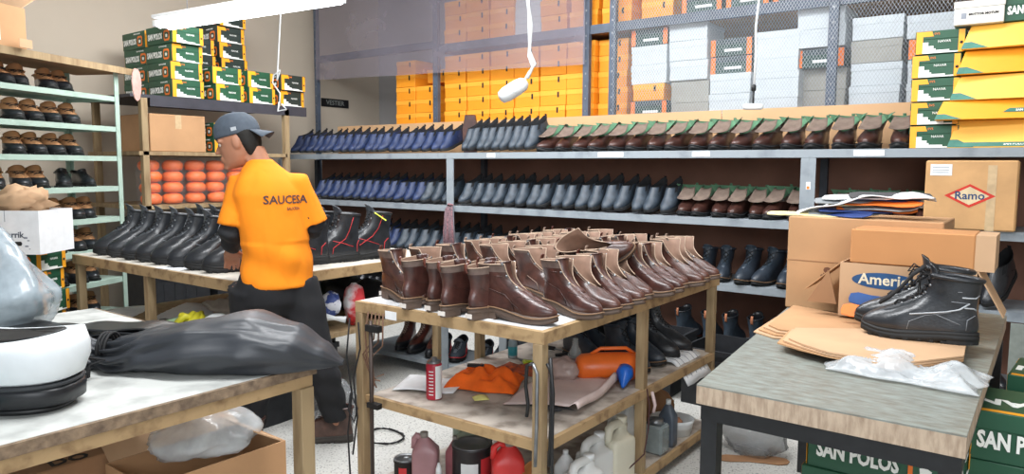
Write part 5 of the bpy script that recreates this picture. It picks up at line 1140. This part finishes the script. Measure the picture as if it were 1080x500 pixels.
def wsheet(a, b):
    x = -.24 + .48*a; y = -.06 + .12*b; z = -.085*(1-min(1, a*1.25))**2 + .008*math.sin(a*14+b*4) - .02*max(0, a-.85)*4 - .015*abs(b-.5)
    return Vector((x, y*(.6+.6*math.sin(min(1, a*1.2)*PI*.5)), z))
o = MB().grid(wsheet, 34, 10).build('paper_bag', M_white, solid=.004); tag(o, 'long crumpled white paper draped over the pile of insoles', 'paper'); o.location = (-.585, 3.06, RZ+.458); o.rotation_euler.z = .05
# crumpled film
crumple('plastic_bag', 'crumpled clear plastic wrapper at the front of the right table', 'bag', (-.285, 2.165, RZ+.004), .175, .06, mat('clear crinkled film', '#dde2e5', .1, alpha=.38, bump=.9, bscale=18), 9, 44, -.08, (1.05, .62), solid=.001)
# under the table
for i in range(5):
    put(P_sp if i > 2 else P_spk, (-.335 + .01*math.sin(i*2), 2.20, .001+i*.131), math.radians(1.5*math.sin(i*3)), 'green shoe box stacked under the right table, %s' % ('bottom' if i == 0 else 'top' if i == 4 else ORD[i+1] + ' from the bottom'), 'shoe box', 'green shoe boxes under the right table', sc=.95)
for c, (x, y, n, rz) in enumerate(((.03, 2.45, 5, 2), (.13, 2.80, 5, -3))):
    for i in range(n):
        b_ = put(P_sp, (x + .008*math.sin(i*2.1+c), y, .001+i*[.1395, .1445][c]), math.radians(180+rz + 2*math.sin(i*1.3)), 'green shoe box in the %s stack right of the table, %s' % (['nearer', 'farther'][c], 'bottom' if i == 0 else 'top' if i == n-1 else ORD[i+1] + ' from the bottom'), 'shoe box', 'green shoe boxes right of the table', sc=[1.0, 1.03][c])
        if i == n-1: text('SAN', .075, 'lid_lettering', M_wtxt, b_, T(.10, .02, .1388) , bold=.003, wx=1.2); MB().box((-.185, .108, .1382), (.185, .128, .139)).build('amber_band', M_spy, b_)
blob('plastic_bag', 'dark clear plastic bag lying on the floor beyond the right table', 'bag', (-1.08, 3.40, .0), .14, .10, .11, mat('smoky clear film', '#77797a', .15, alpha=.6, bump=.6, bscale=12), 31, .25, 2, n=40, ridge=.1, flat=.8)
insole((-1.05, 3.30, .002), 30, M_carddark, 'tan board scrap under the smoky plastic bag', sc=1.2)

# ------------------------------------------------------------------ right hand end of the shoe rack
MB().box((-.135, 4.50, 0), (-.065, 4.518, Z3-.05)).build('post', mat('grey green steel', '#7f8680', .5), rk)
t = thing('carton', 'taped brown carton with red diamond logo on the middle plank at right', 'box', (-.355, 4.68, Z2+.001), math.radians(1))
L_, W_, H_ = .415, .36, .365
MB().box((-L_/2, -W_/2, 0), (L_/2, W_/2, H_)).build('body', mat('creased tan cardboard', '#c69a68', .7, nscale=7, var=.09, bump=.3, bscale=12), t, bevel=.008)
mb = MB(); mb.prism([(-.115, .18), (0, .118), (.115, .18), (0, .242)], .0006, .0014, 0, M=T(0, -W_/2, 0) @ FRONT); mb.prism([(-.088, .18), (0, .132), (.088, .18), (0, .228)], .0015, .0018, 1, M=T(0, -W_/2, 0) @ FRONT); mb.build('diamond_logo', [mat('red print', '#cb3324', .7), mat('tan paper', '#d8c29c', .8)], t)
text('Ramo', .058, 'lettering', mat('navy print', '#23406b', .7), t, T(0, -W_/2-.0022, .18) @ FRONT, bold=.001)
MB().box((-.185, -W_/2-.0012, .285), (-.085, -W_/2-.0002, .345)).build('shipping_label', M_whiteplastic, t)
for i in range(3): MB().box((-.175, -W_/2-.0018, .30+i*.013), (-.10, -W_/2-.0013, .303+i*.013)).build('print_line', M_gprint, t)
MB().prism([(-.06, .18), (0, .14), (.06, .18), (0, .22)], .0004, .0012, M=T(L_/2, 0, 0) @ RIGHT).build('side_logo', mat('red print', '#cb3324', .7), t)
MB().box((.075, -W_/2-.0011, .0), (.115, -W_/2-.0003, .34)).build('packing_tape', mat('glossy packing tape', '#cbb08a', .2), t)
for i in range(5):
    put(P_sps, (-.545 - .006*(i % 2) + .012*i*0, 4.76, Z1+.001+i*.127), math.radians(90 + 2*math.sin(i*2)), 'green shoe box beside the tilted amber boxes, %s' % ('bottom' if i == 0 else 'top' if i == 4 else ORD[i+1] + ' from the bottom'), 'shoe box', 'green shoe boxes at the right of the top plank')
M_yel = mat('amber yellow box lid', '#f7a71c', .5, nscale=3, var=.04); M_yel2 = mat('light amber box lid', '#ffc24d', .5, nscale=3, var=.04)
def ybox(i, x, y, z, rz, L, H, lab):
    t = thing('shoe_box', lab, 'shoe box', (x, y, z), math.radians(rz), 'amber shoe boxes on the top plank')
    def P3(u, v): return Vector((u*L - .02*(1-v)*0 + .035*v*(1-u), .05*v, H*v))   # front panel leans back, left end slanted
    mb = MB(); vs = [P3(0, 0), P3(1, 0), P3(1, 1), P3(0, 1)]; bk = [Vector((p.x, .17, p.z)) for p in vs]
    mb.add(vs + bk, [(0,1,2,3), (4,7,6,5), (0,4,5,1), (1,5,6,2), (2,6,7,3), (3,7,4,0)]); mb.build('body', M_yel if i % 2 else M_yel2, t, bevel=.002)
    q = [P3(.0, .02), P3(.20, .02), P3(.06, .30), P3(.0, .30)]; mb = MB(); n_ = Vector((0, -.0015, .0006))
    mb.add([p + n_ for p in q] + [p + n_*.3 for p in q], [(0,1,2,3), (4,7,6,5), (0,4,5,1), (1,5,6,2), (2,6,7,3), (3,7,4,0)]); mb.build('green_stripe', mat('teal green print', '#3f7c6d', .6), t)
    return t, P3
ybs = [(-.475, 4.56, Z1+.001, -2, .62, .145), (-.535, 4.50, Z1+.148, 3, .62, .10), (-.475, 4.545, Z1+.25, -3, .62, .128), (-.452, 4.55, Z1+.385, 2, .62, .125), (-.438, 4.56, Z1+.515, -2, .60, .125)]
for i, (x, y, z, rz, L, H) in enumerate(ybs):
    t, P3 = ybox(i, x, y, z, rz, L, H, 'amber shoe box in the leaning pile on the top plank, %s' % ('bottom' if i == 0 else 'top' if i == 4 else ORD[i+1] + ' from the bottom'))
    if i in (0, 2):
        q = [P3(.0, .04), P3(1, .04), P3(1, .19), P3(.0, .19)]; n_ = Vector((0, -.0028, .001)); mb = MB(); mb.add([p + n_ for p in q], [(0,1,2,3)]); 
        if i == 0: mb.build('green_band', mat('teal green print', '#3f7c6d'), t, solid=.0006); text('SAN POLOS', .018, 'brand_lettering', M_wtxt, t, T(.30, -.004+.008, .019) @ R('X', 70), bold=.0006); MB().box((.355, -.003, .012), (.385, .0, .026)).build('emblem', M_orange_print, t)
    if i == 1:
        q = [P3(.48, .32), P3(1, .32), P3(1, .52), P3(.52, .52)]; n_ = Vector((0, -.0028, .001)); MB().add([p + n_ for p in q], [(0,1,2,3)]).build('green_band', mat('teal green print', '#3f7c6d'), t, solid=.0006); text('SAN POLOS', .016, 'brand_lettering', M_wtxt, t, T(.40, .0165, .042) @ R('X', 63), bold=.0006)
t = thing('shoe_box', 'white shoe box with small black print on top of the amber pile', 'box', (-.37, 4.66, Z1+.642), math.radians(2)); MB().box((-.11, -.1, 0), (.11, .1, .085)).build('body', mat('off white box board', '#e2dfd6', .6, var=.03), t, bevel=.003); MB().box((-.113, -.103, .0851), (.113, .103, .12)).build('lid', mat('off white box board', '#e2dfd6'), t, bevel=.002)
text('MOTTOR MOTUM', .016, 'lettering', M_blacktxt, t, T(.02, -.1012, .05) @ FRONT, bold=.0008); MB().box((-.08, -.1008, .03), (-.055, -.1002, .06)).build('logo', M_gprint, t)
put(P_sps, (-.10, 4.70, Z1+.643), math.radians(0), 'green shoe box at the top right corner above the amber pile', 'shoe box')
# ------------------------------------------------------------------ hanging cords and the tube lamp
t = thing('power_socket', 'white plastic wrapped power socket hanging on a cord above the table', 'socket', (-1.70, 2.30, 1.645), math.radians(37))
rings = []
for k, (x, a, b) in enumerate(((-.062, .012, .010), (-.055, .030, .024), (-.03, .036, .030), (.02, .036, .030), (.048, .030, .026), (.062, .014, .012))): rings.append([(x, a*math.cos(j*PI/8), b*math.sin(j*PI/8)) for j in range(16)])
MB().loft(rings, M=R('Y', -32)).build('housing', M_whiteplastic, t)
MB().tube([(.055, 0, .045), (.075, .0, .09), (.06, 0, .13), (.068, .01, .25), (.05, .0, .36), (.055, 0, .5), (.05, 0, 1.74)], .0065, 8).build('cord', M_whiteplastic, t)
MB().tube([(.045, 0, .04), (.062, .01, .07), (.085, .0, .10), (.062, 0, .15), (.058, -.01, .25), (.055, .0, .40)], .005, 8).build('cord', M_whiteplastic, t)
MB().tube([(.02, 0, .38), (.05, .012, .40), (.075, 0, .385), (.05, -.012, .375), (.02, 0, .38)], .012, 8).build('knot', M_whiteplastic, t)
MB().box((-.02, -.0345, -.012), (.012, -.0290, .008)).build('switch', mat('light grey plastic', '#b7bbbd', .4), t)
t = thing('cord_switch', 'white pull switch hanging on a long cord before the mesh', 'switch', (-1.07, 3.2, 1.615), math.radians(30))
MB().loft([stad(.075, .028, -.012), stad(.085, .034, -.006), stad(.085, .034, .008), stad(.07, .026, .013)]).build('housing', M_whiteplastic, t)
MB().tube([(0, 0, .012), (.0, 0, .07)], .004, 8).build('strain_relief', M_black, t); cyl('connector', [(.004, .065), (.010, .07), (.010, .09), (.005, .095)], M_black, t)
MB().tube([(0, 0, .09), (.004, 0, .2), (.0, 0, .34), (.02, 0, .6), (.02, 0, 1.77)], .005, 8).build('cord', M_whiteplastic, t)
t = thing('pull_cord', 'white cord with plastic hook hanging in front of the left boxes', 'cord', (-3.58, 2.60, 1.66), math.radians(37))
MB().tube([(0, 0, .03), (.005, 0, .10), (-.035, 0, .16), (-.03, 0, .20), (.01, 0, .23), (0, 0, .20), (-.01, 0, .17), (0, 0, .3), (.02, 0, .55), (.0, 0, .9), (-.01, 0, 1.74)], .004, 8).build('cord', M_whiteplastic, t)
MB().tube([(0, 0, .05), (-.01, 0, .0), (.04, 0, .01), (.012, 0, .04)], .0055, 8).build('hook', M_whiteplastic, t)
t = thing('tube_lamp', 'white double fluorescent tube lamp hanging at the top left', 'lamp', (-4.68, 3.10, 2.41), math.radians(5.5))
M_tube = mat('lit fluorescent tube', '#f6faff', .3, emit=7, var=.01)
MB().box((-.92, -.085, .050), (.95, .085, .075)).build('housing', M_whiteplastic, t, bevel=.004)
for y in (-.04, .04): MB().tube([(-.88, y, .006), (.91, y, .006)], .028, 14).build('tube', M_tube, t)
for x in (-.91, .91): MB().box((x-.02, -.07, -.01), (x+.02, .07, .0349)).build('end_cap', M_whiteplastic, t)
for x in (-.6, .6): MB().tube([(x, 0, .075), (x, 0, .96)], .003, 6).build('hanger', M_steel, t)

# ------------------------------------------------------------------ the worker
def fuse(mb, vox, name, m, parent, smooth=4, disp=None):
    me = bpy.data.meshes.new('t'); me.from_pydata([tuple(p) for p in mb.v], [], mb.f)
    bm = bmesh.new(); bm.from_mesh(me); bmesh.ops.recalc_face_normals(bm, faces=bm.faces[:]); bm.to_mesh(me); bm.free()
    o = bpy.data.objects.new('t', me); COL.objects.link(o)
    r = o.modifiers.new('r', 'REMESH'); r.mode = 'VOXEL'; r.voxel_size = vox
    s = o.modifiers.new('s', 'SMOOTH'); s.iterations = smooth; s.factor = .5
    me2 = bpy.data.meshes.new_from_object(o.evaluated_get(bpy.context.evaluated_depsgraph_get())); bpy.data.objects.remove(o)
    if disp:
        ns = [v.normal.copy() for v in me2.vertices]
        for v, n in zip(me2.vertices, ns): v.co += n*disp(v.co)
    me2.materials.clear(); me2.materials.append(m); me2.name = name
    me2.polygons.foreach_set('use_smooth', [True]*len(me2.polygons))
    q = bpy.data.objects.new(name, me2); COL.objects.link(q)
    if parent: q.parent = parent
    return q
def ring(c, a, b, rot, n=24, tilt=0):
    r = []
    for i in range(n):
        th = 2*PI*i/n; x = a*math.cos(th); y = b*math.sin(th)
        r.append((c[0] + x*math.cos(rot) - y*math.sin(rot), c[1] + x*math.sin(rot) + y*math.cos(rot), c[2] + tilt*x))
    return r
pe = thing('person', 'worker in orange t-shirt and backwards grey cap bending over the boot bench', 'person', (-2.921, 2.053, 0), math.radians(36.5))
M_skin = mat('skin', '#a9755a', .55, var=.06)
fr = math.radians(139)            # torso faces away-left
mj = fr - PI/2                    # major (shoulder) axis angle
ax = Vector((math.cos(mj), math.sin(mj), 0))
SH = Vector((-.03, .0, 1.335))
sl = Vector((-.122, -.035, 1.270)); sr = Vector((.122, .055, 1.265))
el = Vector((-.150, -.085, 1.055)); wl = Vector((-.205, .055, .955))
er = Vector((.185, .085, 1.07)); wr_ = Vector((.06, .27, .99))
body = MB()
TR = [((.02, 0, .74), .12, .09), ((.02, 0, .85), .13, .095), ((.02, 0, .98), .12, .09), ((.01, 0, 1.12), .13, .09), ((.0, 0, 1.22), .135, .09), ((-.008, .0, 1.28), .11, .075), ((-.025, .0, 1.33), .062, .052), ((-.045, .0, 1.38), .052, .050), ((-.068, -.002, 1.44), .048, .048)]
body.loft([ring(c, a, b, mj) for c, a, b in TR])
for s_, e_, w_ in ((sl, el, wl), (sr, er, wr_)):
    body.tube([s_, s_.lerp(e_, .4), e_, e_.lerp(w_, .35), w_], [.042, .044, .036, .037, .026], 12)
# legs
hl, kl, al = Vector((-.075, -.06, .80)), Vector((-.09, .02, .46)), Vector((-.10, -.04, .09))
hr, kr, ar = Vector((.095, .04, .80)), Vector((.20, .03, .46)), Vector((.275, .10, .09))
for h, k, a in ((hl, kl, al), (hr, kr, ar)): body.tube([h, h.lerp(k, .4), k, k.lerp(a, .35), a], [.085, .075, .054, .052, .035], 12)
# head
HC = Vector((-.138, -.008, 1.455)); hd = math.radians(186)
HM = Matrix.Translation(HC) @ R('Z', math.degrees(hd)) @ R('Y', 14)
def hring(z, xb, xf, w, n=24, sq=1.0):
    r = []
    for i in range(n):
        th = 2*PI*i/n; c = math.cos(th)
        r.append((xb + (xf-xb)*(c+1)/2, w*math.copysign(abs(math.sin(th))**sq, math.sin(th))*(1 - .18*max(0, c)), z))
    return r
head = [hring(-.112, -.02, .062, .022), hring(-.105, -.04, .078, .036), hring(-.085, -.055, .082, .050), hring(-.06, -.072, .080, .060), hring(-.03, -.088, .083, .067), hring(0, -.098, .082, .071), hring(.02, -.102, .083, .073), hring(.05, -.10, .086, .072), hring(.08, -.09, .076, .064), hring(.105, -.065, .05, .045), hring(.115, -.03, .02, .02)]
body.loft(head, M=HM)
body.tube([HM @ Vector((-.03, 0, -.10)), Vector((-.055, 0, 1.375))], [.048, .052], 14)
body.add([HM @ Vector(p) for p in [(.078, -.011, .012), (.078, .011, .012), (.070, .018, -.034), (.070, -.018, -.034), (.112, 0, -.024), (.106, .008, -.034), (.106, -.008, -.034)]], [(0,1,2,5,4), (0,4,6,3), (0,3,2,1), (3,6,5,2), (4,5,6)])       # nose
for s_ in (-1, 1):
    body.tube([HM @ Vector((.076, s_*.012, .020)), HM @ Vector((.074, s_*.038, .022)), HM @ Vector((.058, s_*.055, .014))], .0075, 8)      # brow
    body.lathe([(.004, -.006), (.020, -.003), (.022, .002), (.014, .006)], 12, M=HM @ T(-.012, s_*.072, -.005) @ Matrix.Diagonal((.8, 1, 1.35, 1)) @ R('X', 90))  # ear
body.tube([HM @ Vector((.076, -.022, -.058)), HM @ Vector((.090, 0, -.056)), HM @ Vector((.076, .022, -.058))], .0065, 8)
body.tube([HM @ Vector((.074, -.020, -.070)), HM @ Vector((.087, 0, -.069)), HM @ Vector((.074, .020, -.070))], .0075, 8)
body.tube([HM @ Vector((.062, -.012, -.100)), HM @ Vector((.078, 0, -.098)), HM @ Vector((.062, .012, -.100))], .014, 8)
# hands
def hand(mb, w_, d, up, side):
    d = d.normalized(); sd = d.cross(up).normalized(); up = sd.cross(d).normalized()
    mb.loft([[w_ + d*t + sd*(a*math.cos(2*PI*i/12)) + up*(b*math.sin(2*PI*i/12)) for i in range(12)] for t, a, b in ((-.01, .024, .018), (.02, .032, .016), (.055, .040, .015), (.082, .038, .012))])
    for i, (o_, L) in enumerate(((-.030, .064), (-.010, .075), (.010, .070), (.029, .056))):
        b0 = w_ + d*.072 + sd*o_; p1 = b0 + d*L*.45 - up*.006; p2 = p1 + d*L*.28 - up*.016; p3 = p2 + d*L*.12 - up*.020
        mb.tube([b0, p1, p2, p3], [.0095, .009, .008, .0065], 8)
    t0 = w_ + d*.022 + sd*side*.028; mb.tube([t0, t0 + d*.022 + sd*side*.022 - up*.006, t0 + d*.05 + sd*side*.022 - up*.016], [.012, .011, .008], 8)
hand(body, wl, Vector((-.15, .45, -.35)), Vector((0, .5, 1)), 1)
hand(body, wr_, Vector((-.6, .45, -.2)), Vector((0, .2, 1)), -1)
fuse(body, .0055, 'body', M_skin, pe, 3)
# eyes
for s_ in (-1, 1):
    MB().lathe([(.001, -.009), (.007, -.006), (.009, 0), (.007, .006), (.001, .009)], 12, M=HM @ T(.068, s_*.030, .004)).build('eye', mat('eye white', '#d8d2c8', .3), pe)
    MB().lathe([(.0042, -.001), (.0042, .001)], 10, M=HM @ T(.0768, s_*.031, .003) @ R('Y', 90)).build('iris', M_black, pe)
    MB().tube([HM @ Vector((.082, s_*.016, .026)), HM @ Vector((.080, s_*.032, .031)), HM @ Vector((.068, s_*.050, .024))], .0032, 6).build('eyebrow', mat('black hair', '#16130f', .8), pe)
# hair
M_hair = mat('black hair', '#16130f')
hb_ = MB(); hb_.loft([hring(-.075, -.080, -.035, .052), hring(-.05, -.095, -.020, .066), hring(-.02, -.106, .0, .074), hring(.02, -.110, .025, .077), hring(.045, -.108, .045, .077)], M=HM)
fuse(hb_, .006, 'hair', M_hair, pe, 2, lambda p: .0015*noise.noise(p*160))
# cap
M_cap = mat('slate grey cap twill', '#4a535e', .8, nscale=30, var=.1)
cp = MB(); cp.loft([hring(.030, -.114, .092, .080), hring(.045, -.116, .093, .081), hring(.075, -.112, .090, .078), hring(.10, -.098, .078, .068), hring(.125, -.07, .05, .048), hring(.135, -.03, .012, .02)], M=HM)
cap = fuse(cp, .006, 'cap', M_cap, pe, 2)
def brim(a, b):
    th = (a-.5)*2.0; r = .0 + .075*b
    x = -.098 - r*math.cos(th*.9) + .03*(1-math.cos(th)); y = .080*math.sin(th)*(1+.1*b); z = .040 - .030*b + .018*(1-abs(th))*b*0 - .018*th*th*b
    return HM @ Vector((x, y, z))
MB().grid(brim, 18, 6).build('brim', M_cap, cap, solid=.003)
MB().tube([HM @ Vector((-.113+.006*0, .080*math.sin(t_)*.99 if False else 0, .03)) for t_ in (0, 1)] + [], .001, 4) if False else None
MB().lathe([(.008, 0), (.007, .004), (.002, .006)], 10, M=HM @ T(-.018, 0, .134)).build('button', M_cap, cap)
MB().box((-.012, -.001, -.008), (.012, .001, .008), M=HM @ T(-.02, .081, .055)).build('badge', M_silver, cap)
# shirt
M_shirt = mat('bright orange cotton', '#f28a08', .85, nscale=8, var=.05, bump=.05, bscale=200)
sh = MB()
SR = [((.035, -.0, .79), .176, .132), ((.034, 0, .80), .180, .136), ((.03, 0, .90), .170, .130), ((.026, 0, 1.02), .168, .126), ((.016, 0, 1.14), .172, .124), ((.004, 0, 1.22), .172, .120), ((-.006, .0, 1.285), .145, .100), ((-.022, .0, 1.335), .110, .082), ((-.036, 0, 1.368), .068, .062), ((-.042, 0, 1.382), .060, .056)]
sh.loft([ring(c, a, b, mj, 28) for c, a, b in SR])
for s_, e_ in ((sl, el), (sr, er)):
    inn = Vector((-.01, 0, 1.27)).lerp(s_, .5); d = (e_-s_).normalized(); end = s_ + d*.205
    sh.tube([inn, s_ + Vector((0, 0, .005)), s_.lerp(end, .5), end], [.058, .060, .064, .068], 16)
def wrk(p):
    q = .010*noise.noise(Vector((p.x*7, p.y*7, p.z*5))) + .006*(abs(noise.noise(Vector((p.x*11+3, p.y*11, p.z*6)))*2)-.5)
    if p.z < 1.0: q += .006*math.sin(p.z*40 + p.x*18)
    return q
shirt = fuse(sh, .009, 't_shirt', M_shirt, pe, 5, wrk)
# sleeves of the black undershirt
M_sleeve = mat('black jersey', '#1a1c20', .8, nscale=12, var=.15)
for nm_, s_, e_, w_ in (('left', sl, el, wl), ('right', sr, er, wr_)):
    m_ = MB(); m_.tube([s_.lerp(e_, .45), s_.lerp(e_, .75), e_, e_.lerp(w_, .4), e_.lerp(w_, .88)], [.052, .054, .052, .050, .038], 14)
    fuse(m_, .007, 'sleeve', M_sleeve, pe, 3, lambda p: .005*math.sin(p.z*75+p.x*40) + .004*noise.noise(p*18))
# trousers
M_trou = mat('black work trousers', '#15161a', .8, nscale=10, var=.15)
tr = MB(); tr.loft([ring(c, a, b, mj, 24) for c, a, b in (((.01, 0, .86), .160, .125), ((.015, 0, .80), .178, .138), ((.015, 0, .72), .178, .135), ((.015, 0, .66), .14, .10))])
for h, k, a in ((hl, kl, al), (hr, kr, ar)): tr.tube([h, h.lerp(k, .35), h.lerp(k, .75), k, k.lerp(a, .4), k.lerp(a, .93)], [.108, .105, .088, .080, .074, .062], 16)
fuse(tr, .010, 'trousers', M_trou, pe, 4, lambda p: .007*noise.noise(Vector((p.x*9, p.y*9, p.z*8))) + .004*math.sin(p.z*60+p.x*20)*(1 if p.z < .5 else .3))
P_pboot = Shoe('work_boot', dict(L=.286, keys=[tuple([k[0], k[1]*.85, k[2], k[3]*.85] + list(k[4:])) for k in K_WORK], NR=18, N=24, upper=[leather('dusty brown leather', '#5a4238', .6, .05, '#3f2e28')], lining=L_dark, rim=.006, rimmat=L_brown2,
    sole=dict(t=.03, heel=.008, mat=mat('dusty dark rubber', '#3c3834', .8), tread=1), kg=10, g0=.3, g1=.5, tongue=dict(mat=L_brown2, ext=.02), laces=dict(mat=L_brown2, step=2))).build()
for nm_, a, rz in (('left', al, 150), ('right', ar, 176)):
    b_ = copy_tree(P_pboot, pe); d_ = math.radians(rz); b_.name = 'boot'
    b_.location = (a.x + .07*math.cos(d_), a.y + .07*math.sin(d_), .001); b_.rotation_euler.z = d_
# shirt print, wrapped on the back
bv = BVHTree.FromPolygons([v.co.copy() for v in shirt.data.vertices], [tuple(p.vertices) for p in shirt.data.polygons])
back = Vector((math.cos(fr+PI), math.sin(fr+PI), 0)); rgt = Vector((0, 0, 1)).cross(back)*1.0
def shirt_text(s, size, z, off, nm_, m):
    o = text(s, size, nm_, m, pe, Matrix(), depth=0, bold=size*.02)
    bm = bmesh.new(); bm.from_mesh(o.data); bmesh.ops.triangulate(bm, faces=bm.faces[:])
    bmesh.ops.subdivide_edges(bm, edges=[e for e in bm.edges if e.calc_length() > size*.2], cuts=2); bm.to_mesh(o.data); bm.free()
    for v in o.data.vertices:
        p = Vector((-.01, 0, z)) + rgt*(v.co.x+off) + Vector((0, 0, v.co.y)); org = p + back*.5
        hit = bv.ray_cast(org, -back)
        if hit[0]: v.co = hit[0] + back*.0035
        else: v.co = p + back*.13
    return o
shirt_text('SAUCESA', .052, 1.195, .02, 'shirt_lettering', mat('dark shirt print', '#4b3a3a', .8))
shirt_text('SAUCESA', .018, 1.155, .05, 'small_shirt_lettering', mat('dark shirt print', '#4b3a3a', .8))
t = thing('phone', 'small dark tool held in the left hand of the worker', 'tool', tuple(pe.matrix_basis @ (wl + Vector((-.02, .10, -.055)))), .3)
MB().box((-.012, -.035, -.008), (.012, .045, .012)).build('grip', M_black, t, bevel=.003); MB().tube([(0, .045, .002), (0, .085, .002)], .004, 8).build('tip', M_steel, t)
